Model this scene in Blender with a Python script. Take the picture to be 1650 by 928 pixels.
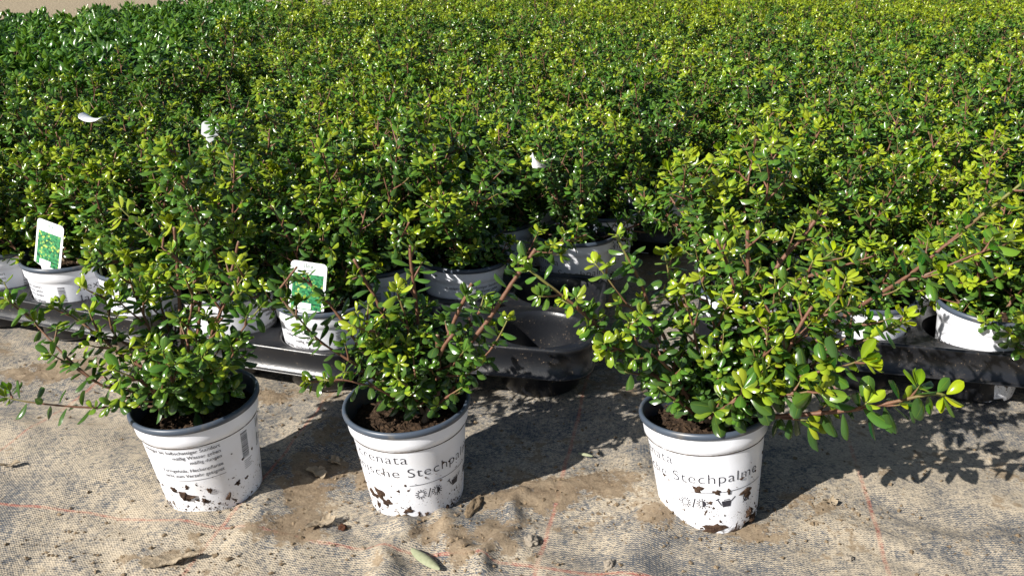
import bpy, math, random
import numpy as np
from mathutils import Vector, Matrix, noise as mnoise

for o in list(bpy.data.objects):
    bpy.data.objects.remove(o)
SC = bpy.context.scene
COL = SC.collection
R = math.radians

# ------------------------------------------------------------------ camera, sky, sun, exposure
FPX, CAM_H, PITCH = 1475.0, 0.59, R(20.6)
cam_d = bpy.data.cameras.new("camera")
cam_d.sensor_width = 36.0
cam_d.lens = 36.0 * FPX / 1650.0
cam_d.clip_start = 0.02
cam_d.clip_end = 400.0
cam = bpy.data.objects.new("camera", cam_d)
cam.location = (0, 0, CAM_H)
cam.rotation_euler = (R(90) - PITCH, 0, 0)
COL.objects.link(cam)
SC.camera = cam

SUN_DIR = R(37.5)            # direction on the ground in which the light travels (from +X towards +Y)
SUN_EL = R(34)
world = bpy.data.worlds.new("World")
SC.world = world
world.use_nodes = True
wn = world.node_tree
wn.nodes.clear()
sky = wn.nodes.new("ShaderNodeTexSky")
sky.sky_type = 'NISHITA'
sky.sun_disc = False
sky.sun_elevation = SUN_EL
# sun stands at azimuth opposite to light travel; Nishita rotation is measured clockwise from +Y
sx, sy = -math.cos(SUN_DIR), -math.sin(SUN_DIR)
sky.sun_rotation = math.atan2(sx, sy)
bg = wn.nodes.new("ShaderNodeBackground")
bg.inputs[1].default_value = 0.050
wo = wn.nodes.new("ShaderNodeOutputWorld")
wn.links.new(sky.outputs[0], bg.inputs[0])
wn.links.new(bg.outputs[0], wo.inputs[0])

sun_d = bpy.data.lights.new("sun", 'SUN')
sun_d.energy = 5.0
sun_d.angle = R(0.53)
sun_d.color = (1.0, 0.955, 0.885)
sun = bpy.data.objects.new("sun", sun_d)
ldir = Vector((math.cos(SUN_DIR) * math.cos(SUN_EL), math.sin(SUN_DIR) * math.cos(SUN_EL), -math.sin(SUN_EL)))
sun.rotation_euler = ldir.to_track_quat('-Z', 'Y').to_euler()
sun.location = (-3, -3, 4)
COL.objects.link(sun)

SC.view_settings.view_transform = 'Standard'
SC.view_settings.look = 'None'
SC.view_settings.gamma = 1.0
SC.view_settings.exposure = 0.78
SC.render.engine = 'CYCLES'
SC.cycles.max_bounces = 6
SC.cycles.transparent_max_bounces = 4
SC.cycles.use_denoising = True

# ------------------------------------------------------------------ helpers
CP, SP = math.cos(PITCH), math.sin(PITCH)

def on_plane(px, py, z):
    """world point seen at a photo pixel, on the horizontal plane z"""
    u, v = (px - 825) / FPX, (py - 464) / FPX
    zc = (CAM_H - z) / (SP + v * CP)
    return Vector((u * zc, zc * (CP - v * SP), z))

def at_depth(px, py, y):
    """world point seen at a photo pixel, on the vertical plane at distance y"""
    u, v = (px - 825) / FPX, (py - 464) / FPX
    zc = y / (CP - v * SP)
    return Vector((u * zc, y, CAM_H - zc * (SP + v * CP)))

def to_px(p):
    zc = p[1] * CP + (CAM_H - p[2]) * SP
    yc = (CAM_H - p[2]) * CP - p[1] * SP
    return 825 + FPX * p[0] / zc, 464 + FPX * yc / zc

def tag(o, label=None, cat=None, group=None, kind=None):
    if label: o['label'] = label
    if cat: o['category'] = cat
    if group: o['group'] = group
    if kind: o['kind'] = kind
    return o

def empty(name, loc=(0, 0, 0), rot=(0, 0, 0)):
    o = bpy.data.objects.new(name, None)
    o.empty_display_size = 0.02
    o.location = loc
    o.rotation_euler = rot
    COL.objects.link(o)
    return o

def mesh_from(name, verts, faces, mats=(), smooth=True, midx=None):
    me = bpy.data.meshes.new(name)
    me.from_pydata([tuple(v) for v in verts], [], [tuple(f) for f in faces])
    for m in mats: me.materials.append(m)
    if midx is not None: me.polygons.foreach_set('material_index', midx)
    me.polygons.foreach_set('use_smooth', [smooth] * len(me.polygons))
    me.update()
    return me

def mesh_np(name, V, loops, starts, totals, mats=(), attr=None, midx=None, smooth=True):
    me = bpy.data.meshes.new(name)
    me.vertices.add(len(V))
    me.vertices.foreach_set('co', V.astype(np.float32).ravel())
    me.loops.add(len(loops))
    me.loops.foreach_set('vertex_index', loops.astype(np.int32))
    me.polygons.add(len(starts))
    me.polygons.foreach_set('loop_start', starts.astype(np.int32))
    me.polygons.foreach_set('loop_total', totals.astype(np.int32))
    me.polygons.foreach_set('use_smooth', np.full(len(starts), smooth))
    for m in mats: me.materials.append(m)
    if midx is not None: me.polygons.foreach_set('material_index', midx.astype(np.int32))
    if attr is not None:
        a = me.color_attributes.new('tint', 'FLOAT_COLOR', 'POINT')
        a.data.foreach_set('color', attr.astype(np.float32).ravel())
    me.update(calc_edges=True)
    return me

def obj(name, me, parent=None, loc=(0, 0, 0), rot=(0, 0, 0)):
    o = bpy.data.objects.new(name, me)
    o.location = loc
    o.rotation_euler = rot
    COL.objects.link(o)
    if parent: o.parent = parent
    return o

# ------------------------------------------------------------------ node helpers
class NT:
    def __init__(self, name):
        self.m = bpy.data.materials.new(name)
        self.m.use_nodes = True
        self.t = self.m.node_tree
        self.t.nodes.clear()
        self.out = self.n('OutputMaterial')
    def n(self, kind, **kw):
        nd = self.t.nodes.new('ShaderNode' + kind)
        for k, v in kw.items():
            if hasattr(nd, k) and not k.startswith('i_'):
                setattr(nd, k, v)
        return nd
    def set(self, sock, v):
        if hasattr(v, 'is_output') or isinstance(v, bpy.types.NodeSocket):
            self.t.links.new(v, sock)
        else:
            if isinstance(v, (tuple, list)) and len(v) == 3 and sock.type == 'RGBA':
                v = (*v, 1)
            sock.default_value = v
    def math(self, op, a, b=None, c=None, clamp=False):
        nd = self.n('Math', operation=op, use_clamp=clamp)
        self.set(nd.inputs[0], a)
        if b is not None: self.set(nd.inputs[1], b)
        if c is not None: self.set(nd.inputs[2], c)
        return nd.outputs[0]
    def noise(self, vec, scale, detail=4, rough=0.55, dist=0.0):
        nd = self.n('TexNoise')
        self.set(nd.inputs['Vector'], vec)
        nd.inputs['Scale'].default_value = scale
        nd.inputs['Detail'].default_value = detail
        nd.inputs['Roughness'].default_value = rough
        nd.inputs['Distortion'].default_value = dist
        return nd.outputs[0]
    def ramp(self, f, a, b, lo=0.0, hi=1.0):
        nd = self.n('MapRange', interpolation_type='SMOOTHSTEP')
        self.set(nd.inputs['Value'], f)
        for i, v in (('From Min', a), ('From Max', b), ('To Min', lo), ('To Max', hi)):
            self.set(nd.inputs[i], v)
        return nd.outputs[0]
    def mix(self, f, a, b):
        nd = self.n('Mix', data_type='RGBA')
        self.set(nd.inputs[0], f)
        self.set(nd.inputs[6], a)
        self.set(nd.inputs[7], b)
        return nd.outputs[2]
    def coords(self, kind='Object'):
        return self.n('TexCoord').outputs[kind]
    def offset_by_object(self, vec):
        oi = self.n('ObjectInfo')
        k = self.math('MULTIPLY', oi.outputs['Random'], 37.0)
        cx = self.n('CombineXYZ')
        for i in range(3): self.set(cx.inputs[i], k)
        va = self.n('VectorMath', operation='ADD')
        self.set(va.inputs[0], vec); self.set(va.inputs[1], cx.outputs[0])
        return va.outputs[0]
    def scaled(self, vec, s):
        va = self.n('VectorMath', operation='MULTIPLY')
        self.set(va.inputs[0], vec); va.inputs[1].default_value = s
        return va.outputs[0]
    def bump(self, h, strength=0.5, dist=0.002, normal=None):
        b = self.n('Bump')
        b.inputs['Strength'].default_value = strength
        b.inputs['Distance'].default_value = dist
        self.set(b.inputs['Height'], h)
        if normal is not None: self.set(b.inputs['Normal'], normal)
        return b.outputs[0]
    def pbsdf(self, color, rough=0.6, normal=None, spec=0.5, **kw):
        p = self.n('BsdfPrincipled')
        self.set(p.inputs['Base Color'], color)
        self.set(p.inputs['Roughness'], rough)
        self.set(p.inputs['Specular IOR Level'], spec)
        if normal is not None: self.set(p.inputs['Normal'], normal)
        for k, v in kw.items(): self.set(p.inputs[k.replace('_', ' ')], v)
        return p.outputs[0]
    def done(self, shader):
        self.t.links.new(shader, self.out.inputs[0])
        return self.m

# ------------------------------------------------------------------ materials
def leaf_material(name, dark, mid, young, rough=0.26, trans=0.3):
    t = NT(name)
    a = t.n('Attribute', attribute_name='tint')
    sep = t.n('SeparateColor'); t.t.links.new(a.outputs['Color'], sep.inputs[0])
    age_shade, rnd, rib = sep.outputs[0], sep.outputs[1], sep.outputs[2]
    oi = t.n('ObjectInfo')
    ag = t.math('ADD', age_shade, t.math('MULTIPLY', t.math('SUBTRACT', oi.outputs['Random'], 0.5), 0.32), clamp=True)
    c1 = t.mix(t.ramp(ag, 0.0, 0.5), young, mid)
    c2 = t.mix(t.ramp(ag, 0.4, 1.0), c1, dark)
    hsv = t.n('HueSaturation')
    t.set(hsv.inputs['Hue'], t.math('ADD', 0.485, t.math('MULTIPLY', rnd, 0.03)))
    t.set(hsv.inputs['Value'], t.math('ADD', 0.78, t.math('MULTIPLY', rnd, 0.45)))
    t.set(hsv.inputs['Color'], c2)
    co = t.coords()
    n1 = t.noise(co, 260, 3)
    col = t.mix(t.ramp(rib, 0.75, 1.0, 0.0, 0.30), hsv.outputs[0], young)
    geo = t.n('NewGeometry')
    back = t.mix(geo.outputs['Backfacing'], col, t.mix(0.28, col, (0.15, 0.24, 0.05)))
    nb = t.bump(n1, 0.12, 0.0004)
    rgh = t.math('ADD', rough, t.math('MULTIPLY', n1, 0.12))
    p = t.pbsdf(back, rgh, nb, 0.5)
    tr = t.n('BsdfTranslucent')
    t.set(tr.inputs[0], t.mix(0.5, back, (0.16, 0.30, 0.02)))
    ms = t.n('MixShader')
    ms.inputs[0].default_value = trans
    t.t.links.new(p, ms.inputs[1]); t.t.links.new(tr.outputs[0], ms.inputs[2])
    return t.done(ms.outputs[0])

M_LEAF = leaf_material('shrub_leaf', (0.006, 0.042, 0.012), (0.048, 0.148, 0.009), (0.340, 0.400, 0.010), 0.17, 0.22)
M_LEAF_BROAD = leaf_material('broad_leaf', (0.011, 0.060, 0.016), (0.045, 0.150, 0.018), (0.170, 0.300, 0.025), 0.17)

def stem_material():
    t = NT('stem_bark')
    a = t.n('Attribute', attribute_name='tint')
    sep = t.n('SeparateColor'); t.t.links.new(a.outputs['Color'], sep.inputs[0])
    co = t.coords()
    n = t.noise(co, 420, 4)
    base = t.mix(n, (0.14, 0.10, 0.065), (0.26, 0.20, 0.14))
    red = t.mix(n, (0.10, 0.045, 0.028), (0.20, 0.10, 0.058))
    green = (0.16, 0.17, 0.04)
    c = t.mix(t.ramp(sep.outputs[0], 0.0, 0.35), base, red)
    c = t.mix(t.ramp(sep.outputs[0], 0.75, 1.0), c, green)
    return t.done(t.pbsdf(c, 0.55, t.bump(n, 0.5, 0.0008), 0.35))
M_STEM = stem_material()

def cut_material():
    t = NT('cut_wood')
    n = t.noise(t.coords(), 500, 2)
    return t.done(t.pbsdf(t.mix(n, (0.30, 0.20, 0.12), (0.46, 0.34, 0.22)), 0.8))
M_CUT = cut_material()

def pot_material():
    t = NT('white_pot_plastic')
    co = t.coords(); oc = t.offset_by_object(co)
    sp = t.n('SeparateXYZ'); t.t.links.new(co, sp.inputs[0])
    z = sp.outputs[2]
    low = t.ramp(z, 0.075, 0.002, 0.0, 1.0)
    big = t.noise(oc, 22, 3, 0.6)
    clot = t.noise(oc, 62, 6, 0.68, 0.5)
    fine = t.noise(oc, 420, 3, 0.7)
    th = t.math('SUBTRACT', 0.725, t.math('MULTIPLY', low, t.math('ADD', 0.03, t.math('MULTIPLY', big, 0.22))))
    m1 = t.ramp(clot, th, t.math('ADD', th, 0.015))
    th2 = t.math('SUBTRACT', 0.72, t.math('MULTIPLY', low, t.math('MULTIPLY', big, 0.25)))
    m2 = t.ramp(fine, th2, t.math('ADD', th2, 0.03))
    foot = t.math('MULTIPLY', t.ramp(z, 0.010, 0.0, 0.0, 1.0), t.ramp(clot, 0.50, 0.60))
    m = t.math('MAXIMUM', t.math('MAXIMUM', m1, m2), foot)
    film = t.math('MULTIPLY', t.ramp(big, 0.38, 0.70, 0.02, 0.34), t.ramp(z, 0.13, 0.0, 0.35, 1.0))
    base = t.mix(film, (0.79, 0.81, 0.87), (0.50, 0.43, 0.34))
    c = t.mix(m, base, t.mix(fine, (0.030, 0.018, 0.012), (0.085, 0.050, 0.033)))
    b = t.bump(m, 0.6, 0.0015)
    rg = t.math('ADD', 0.33, t.math('MULTIPLY', m, 0.5))
    return t.done(t.pbsdf(c, rg, b, 0.45))
M_POT = pot_material()

def rim_material():
    t = NT('dark_pot_lip')
    n = t.noise(t.offset_by_object(t.coords()), 60, 4)
    c = t.mix(t.ramp(n, 0.5, 0.8), (0.055, 0.072, 0.10), (0.13, 0.12, 0.11))
    return t.done(t.pbsdf(c, 0.38, None, 0.5))
M_RIM = rim_material()

def print_material():
    t = NT('printed_ink')
    n = t.noise(t.coords(), 700, 2)
    return t.done(t.pbsdf(t.mix(t.ramp(n, 0.62, 0.75), (0.025, 0.025, 0.035), (0.30, 0.29, 0.30)), 0.6))
M_INK = print_material()

def soil_material(name='potting_soil', a=(0.018, 0.011, 0.007), b=(0.10, 0.062, 0.036), s=1.0):
    t = NT(name)
    co = t.coords()
    n = t.noise(co, 160 * s, 6, 0.7)
    n2 = t.noise(co, 700 * s, 3, 0.7)
    c = t.mix(t.ramp(n, 0.35, 0.75), a, b)
    c = t.mix(t.ramp(n2, 0.66, 0.74), c, (0.26, 0.19, 0.11))
    return t.done(t.pbsdf(c, 0.95, t.bump(n, 1.0, 0.004), 0.2))
M_SOIL = soil_material()
M_DIRT = soil_material('dried_mud', (0.13, 0.095, 0.060), (0.30, 0.225, 0.145), 0.7)
M_ROOT = NT('pale_root'); M_ROOT = M_ROOT.done(M_ROOT.pbsdf((0.62, 0.56, 0.44), 0.7))

def tray_material():
    t = NT('black_tray_plastic')
    co = t.coords(); oc = t.offset_by_object(co)
    sp = t.n('SeparateXYZ'); g = t.n('NewGeometry')
    t.t.links.new(g.outputs['Normal'], sp.inputs[0])
    n = t.noise(oc, 30, 5, 0.65)
    f = t.noise(oc, 330, 4, 0.7)
    dust = t.math('MULTIPLY', t.ramp(n, 0.45, 0.75, 0.01, 0.24), t.ramp(sp.outputs[2], -0.2, 0.9, 0.25, 1.0))
    dust = t.math('MULTIPLY', dust, t.ramp(f, 0.35, 0.62, 0.2, 1.0))
    grit = t.math('MULTIPLY', t.ramp(f, 0.63, 0.68), t.ramp(n, 0.45, 0.55))
    c = t.mix(dust, (0.010, 0.011, 0.014), (0.17, 0.145, 0.115))
    c = t.mix(grit, c, (0.24, 0.18, 0.12))
    return t.done(t.pbsdf(c, t.math('ADD', 0.30, t.math('MULTIPLY', dust, 0.9)), t.bump(f, 0.25, 0.0008), 0.5))
M_TRAY = tray_material()

M_TAG = NT('white_card'); M_TAG = M_TAG.done(M_TAG.pbsdf((0.80, 0.81, 0.83), 0.30))
def picture_material():
    t = NT('printed_foliage_picture')
    co = t.coords()
    v = t.n('TexVoronoi'); v.inputs['Scale'].default_value = 330; t.set(v.inputs['Vector'], co)
    sp = t.n('SeparateColor'); t.t.links.new(v.outputs['Color'], sp.inputs[0])
    n = t.noise(co, 70, 3)
    k = t.math('ADD', t.math('MULTIPLY', sp.outputs[0], 0.6), t.math('MULTIPLY', n, 0.7))
    c = t.mix(t.ramp(k, 0.3, 0.7), (0.010, 0.075, 0.035), (0.045, 0.26, 0.10))
    c = t.mix(t.ramp(k, 0.78, 0.95), c, (0.40, 0.52, 0.10))
    c = t.mix(t.ramp(v.outputs['Distance'], 0.55, 0.9), c, (0.01, 0.04, 0.03))
    return t.done(t.pbsdf(c, 0.3))
M_PIC = picture_material()
M_CARDINK = NT('card_ink'); M_CARDINK = M_CARDINK.done(M_CARDINK.pbsdf((0.16, 0.24, 0.20), 0.5))

# ------------------------------------------------------------------ ground
FAB = R(-11)       # the weave and its coloured marker threads run at this angle
FU = (math.cos(FAB), math.sin(FAB)); FV = (-math.sin(FAB), math.cos(FAB))

def fab(px, py):
    p = on_plane(px, py, 0)
    return (p.x * FU[0] + p.y * FU[1], p.x * FV[0] + p.y * FV[1])

# soil patches lying over the cloth: photo pixel of centre, world radii, strength
PATCH = [(505, 775, .055, .10, 1), (470, 850, .06, .05, .9), (690, 860, .035, .05, .7), (880, 800, .10, .055, 1), (960, 790, .07, .05, 1), (1000, 850, .10, .04, .5),
         (740, 885, .03, .05, .8), (1210, 860, .05, .03, .7), (1290, 810, .06, .03, .6), (90, 600, .10, .06, 1), (210, 560, .07, .05, .8), (540, 700, .06, .05, .7),
         (1340, 830, .05, .03, .6), (270, 905, .06, .02, .7), (800, 870, .05, .06, .7), (860, 720, .08, .06, .5), (1450, 760, .05, .04, .0), (1060, 850, .04, .03, .8),
         (440, 640, .05, .04, .8), (120, 880, .05, .03, .4), (1560, 880, .08, .03, .3), (1000, 620, .09, .15, .5), (590, 770, .04, .06, .6), (1060, 430, .09, .25, .8)]
PW = [(on_plane(a, b, 0), c, d, e) for a, b, c, d, e in PATCH]
# wrinkles of the cloth: two photo pixels, half width, height
WR = [((650, 850), (610, 928), .016, .010), ((700, 830), (770, 928), .010, .005), ((845, 800), (780, 928), .008, .007), ((1050, 690), (1040, 928), .030, .010),
      ((560, 640), (505, 720), .022, .008), ((0, 690), (250, 760), .05, .006), ((1290, 850), (1650, 900), .03, .005), ((120, 900), (330, 840), .025, .005),
      ((980, 640), (860, 640), .03, .006), ((1250, 760), (1600, 800), .04, .004), ((380, 880), (520, 700), .02, .006)]
WW = [(on_plane(*a, 0), on_plane(*b, 0), w, h) for a, b, w, h in WR]

def gh_np(X, Y):
    Z = np.zeros_like(X)
    for a, b, w, h in WW:
        ax, ay, bx, by = a.x, a.y, b.x, b.y
        dx, dy = bx - ax, by - ay
        L2 = dx * dx + dy * dy
        t = np.clip(((X - ax) * dx + (Y - ay) * dy) / L2, 0, 1)
        wob = 0.008 * np.sin(t * 9 + ax * 30)
        d = np.hypot(X - ax - t * dx + wob, Y - ay - t * dy)
        Z += h * np.exp(-(d / w) ** 2)
    Z += 0.0028 * np.sin(X * 21 + 2.2 * np.sin(Y * 9)) * np.sin(Y * 17 + 1.7 * np.sin(X * 7) + 1) + 0.0016 * np.sin(X * 47 + 3 * np.sin(Y * 23)) * np.sin(Y * 53 + 2 * np.sin(X * 31))
    for c, rx, ry, s in PW:
        Z += 0.0035 * s * np.exp(-(((X - c.x) / rx) ** 2 + ((Y - c.y) / ry) ** 2) * 1.2)
    fade = np.clip((6 - np.hypot(X, Y)) / 3, 0, 1)
    return Z * fade

def gh(x, y):
    return float(gh_np(np.array([x]), np.array([y]))[0])

def ground_material():
    t = NT('dusty_ground_cloth')
    co = t.coords()
    sp = t.n('SeparateXYZ'); t.t.links.new(co, sp.inputs[0])
    x, y = sp.outputs[0], sp.outputs[1]
    # warped coordinates along the weave
    wn_ = t.n('TexNoise'); t.set(wn_.inputs['Vector'], co); wn_.inputs['Scale'].default_value = 7; wn_.inputs['Detail'].default_value = 2
    ws = t.n('SeparateColor'); t.t.links.new(wn_.outputs['Color'], ws.inputs[0])
    wx = t.math('MULTIPLY', t.math('SUBTRACT', ws.outputs[0], 0.5), 0.03)
    wy = t.math('MULTIPLY', t.math('SUBTRACT', ws.outputs[1], 0.5), 0.03)
    u = t.math('ADD', t.math('ADD', t.math('MULTIPLY', x, FU[0]), t.math('MULTIPLY', y, FU[1])), wx)
    v = t.math('ADD', t.math('ADD', t.math('MULTIPLY', x, FV[0]), t.math('MULTIPLY', y, FV[1])), wy)
    su = t.math('SINE', t.math('MULTIPLY', u, 2 * math.pi / 0.0034))
    sv = t.math('SINE', t.math('MULTIPLY', v, 2 * math.pi / 0.0030))
    weave = t.math('MULTIPLY', su, sv)                         # -1..1 basket pattern
    rows = t.math('MULTIPLY', sv, 0.45)
    pat = t.math('ADD', t.math('MULTIPLY', weave, 0.5), rows)  # about -1..1
    n1 = t.noise(co, 5.0, 5, 0.6)
    n2 = t.noise(co, 26, 6, 0.65)
    n3 = t.noise(co, 330, 4, 0.7)
    # how much sand lies in and over the weave
    sand_amt = t.math('ADD', t.math('MULTIPLY', t.math('SUBTRACT', n1, 0.5), 2.2), t.math('MULTIPLY', t.math('SUBTRACT', n2, 0.5), 2.0))
    n0 = t.noise(co, 3.2, 3, 0.5)
    bury = t.ramp(n0, 0.44, 0.62)
    sand_amt = t.math('ADD', sand_amt, t.math('MULTIPLY', bury, 0.40))
    n5 = t.noise(co, 150, 4, 0.75)
    s = t.math('ADD', t.math('ADD', sand_amt, t.math('MULTIPLY', pat, t.math('SUBTRACT', 1.05, t.math('MULTIPLY', bury, 0.65)))), t.math('MULTIPLY', t.math('SUBTRACT', n3, 0.5), 2.6))
    s = t.math('ADD', s, t.math('MULTIPLY', t.math('SUBTRACT', n5, 0.52), 3.2))
    cover = t.ramp(s, -0.75, 0.75)
    thread = t.mix(n3, (0.048, 0.056, 0.070), (0.130, 0.138, 0.148))
    sand = t.mix(n3, (0.305, 0.258, 0.194), (0.54, 0.46, 0.345))
    c = t.mix(cover, thread, sand)
    # marker threads
    def line(coord, pos, per=None):
        d = t.math('SUBTRACT', coord, pos)
        if per:
            d = t.math('SUBTRACT', t.math('MODULO', t.math('ADD', d, per * 20.5), per), per * 0.5)
        return t.ramp(t.math('ABSOLUTE', d), 0.0008, 0.0036, 1.0, 0.0)
    wl = t.math('MULTIPLY', t.math('SUBTRACT', n1, 0.5), 0.02)
    u0 = fab(865, 928)[0]; v0 = fab(400, 860)[1]
    lu = line(t.math('ADD', t.math('SUBTRACT', u, wx), wl), u0, 0.345)
    lv = line(t.math('ADD', t.math('SUBTRACT', v, wy), wl), v0, 0.69)
    ln = t.math('MULTIPLY', t.math('MAXIMUM', lu, lv), t.ramp(s, 1.2, -0.9, 0.05, 0.45))
    c = t.mix(ln, c, (0.55, 0.13, 0.06))
    # brown soil
    pm = None
    for p, rx, ry, st in PW:
        dx = t.math('DIVIDE', t.math('SUBTRACT', x, p.x), rx)
        dy = t.math('DIVIDE', t.math('SUBTRACT', y, p.y), ry)
        g = t.math('MULTIPLY', t.math('SUBTRACT', 1.0, t.math('ADD', t.math('MULTIPLY', dx, dx), t.math('MULTIPLY', dy, dy))), st, clamp=True)
        pm = g if pm is None else t.math('MAXIMUM', pm, g)
    far = t.ramp(y, 1.35, 1.9)
    pm = t.math('MAXIMUM', pm, t.math('MULTIPLY', t.ramp(n1, 0.50, 0.66), 0.55))
    n4 = t.noise(co, 110, 5, 0.7)
    pm = t.ramp(t.math('ADD', t.math('ADD', pm, t.math('MULTIPLY', t.math('SUBTRACT', n2, 0.54), 2.6)), t.math('MULTIPLY', t.math('SUBTRACT', n4, 0.5), 1.4)), 0.32, 0.58)
    soil = t.mix(t.ramp(n2, 0.3, 0.75), t.mix(n3, (0.085, 0.058, 0.036), (0.20, 0.14, 0.085)), t.mix(n3, (0.17, 0.125, 0.08), (0.38, 0.30, 0.205)))
    c = t.mix(t.math('MULTIPLY', pm, 0.9), c, soil)
    # pale straw-strewn earth behind the beds
    st1 = t.noise(t.scaled(co, (3, 1, 1)), 30, 5, 0.7)
    straw = t.mix(t.ramp(st1, 0.35, 0.7), (0.16, 0.12, 0.08), (0.52, 0.44, 0.30))
    c = t.mix(t.ramp(y, 4.7, 5.0), c, straw)
    hgt = t.math('ADD', t.math('MULTIPLY', pat, t.math('MULTIPLY', t.math('SUBTRACT', 1.0, pm), 0.22)), t.math('ADD', t.math('MULTIPLY', n3, 0.8), t.math('MULTIPLY', n2, 1.2)))
    return t.done(t.pbsdf(c, 0.92, t.bump(hgt, 0.7, 0.0022), 0.15))

def axis(segs):
    out = []
    for a, b, st in segs:
        n = max(1, int(round((b - a) / st)))
        out += list(np.linspace(a, b, n, endpoint=False))
    out.append(segs[-1][1])
    return np.array(out)
gx = axis([(-120, -10, 10), (-10, -2, 0.5), (-2, -0.85, 0.02), (-0.85, 0.95, 0.0045), (0.95, 2, 0.02), (2, 10, 0.5), (10, 120, 10)])
gy = axis([(-60, -2, 5), (-2, 0.4, 0.1), (0.4, 0.66, 0.02), (0.66, 1.35, 0.0045), (1.35, 2.2, 0.02), (2.2, 6, 0.1), (6, 20, 1), (20, 200, 10)])
GX, GY = np.meshgrid(gx, gy)
GZ = gh_np(GX, GY)
fine = (GX > -0.9) & (GX < 1.0) & (GY > 0.6) & (GY < 1.4)
rs = np.random.RandomState(5)
jit = rs.rand(*GZ.shape) * 0.0012
pmk = np.zeros_like(GZ)
for c_, rx_, ry_, s_ in PW:
    pmk = np.maximum(pmk, s_ * np.clip(1.2 - ((GX - c_.x) / rx_) ** 2 - ((GY - c_.y) / ry_) ** 2, 0, 1))
GZ = GZ + np.where(fine, jit * (0.35 + 2.6 * pmk), 0)
nx, ny = len(gx), len(gy)
idx = np.arange(nx * ny).reshape(ny, nx)
Q = np.stack([idx[:-1, :-1], idx[:-1, 1:], idx[1:, 1:], idx[1:, :-1]], -1).reshape(-1, 4)
g_me = mesh_np('ground', np.stack([GX, GY, GZ], -1).reshape(-1, 3), Q.ravel(), np.arange(len(Q)) * 4, np.full(len(Q), 4), [ground_material()])
tag(obj('ground', g_me), 'dusty woven ground cloth with soil patches and orange marker threads', 'ground', kind='structure')

# ------------------------------------------------------------------ pot
POT_PROF = [(0.0525, 0.0), (0.0533, 0.006), (0.0628, 0.096), (0.0640, 0.1000), (0.0662, 0.1030), (0.0674, 0.1175)]
def pot_r(z):
    for (r0, z0), (r1, z1) in zip(POT_PROF, POT_PROF[1:]):
        if z <= z1: return r0 + (r1 - r0) * (z - z0) / (z1 - z0)
    return POT_PROF[-1][0]

def lathe(prof, n=64, closed_top=None, zmod=None):
    V, F = [], []
    for k, (r, z) in enumerate(prof):
        for i in range(n):
            a = 2 * math.pi * i / n
            zz = z + (zmod(k, a) if zmod else 0)
            V.append((r * math.cos(a), r * math.sin(a), zz))
    for k in range(len(prof) - 1):
        for i in range(n):
            j = (i + 1) % n
            F.append((k * n + i, k * n + j, (k + 1) * n + j, (k + 1) * n + i))
    return V, F

def notch(k, a):
    if k != 0: return 0.0
    s = (math.degrees(a) / 60.0) % 1.0
    return 0.0048 if 0.08 < s < 0.36 else 0.0
pot_profile = [(0.0525, 0.0), (0.0532, 0.0052), (0.0535, 0.0085)] + [(0.0535 + (0.0628 - 0.0535) * k / 6, 0.0085 + (0.096 - 0.0085) * k / 6) for k in range(1, 7)] + \
              [(0.0633, 0.0985), (0.0645, 0.1005), (0.0660, 0.1025), (0.0666, 0.108), (0.0675, 0.1185)]
v_, f_ = lathe(pot_profile, 72, zmod=notch)
nb = len(v_)
v2_, f2_ = lathe([(0.0475, 0.006), (0.0510, 0.0062), (0.0530, 0.0064)], 72)
v2_.append((0, 0, 0.006)); 
f_ += [tuple(nb + i for i in f) for f in f2_] + [(nb + i, nb + 3 * 72, nb + (i + 1) % 72) for i in range(72)]
ME_POT = mesh_from('pot', v_ + v2_, f_, [M_POT])
v_, f_ = lathe([(0.0672, 0.1178), (0.0692, 0.1180), (0.0703, 0.1195), (0.0706, 0.1220), (0.0700, 0.1243), (0.0684, 0.1253), (0.0664, 0.1247), (0.0652, 0.1228), (0.0640, 0.112), (0.0618, 0.098), (0.0605, 0.090)], 72)
ME_RIM = mesh_from('rim', v_, f_, [M_RIM])

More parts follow.
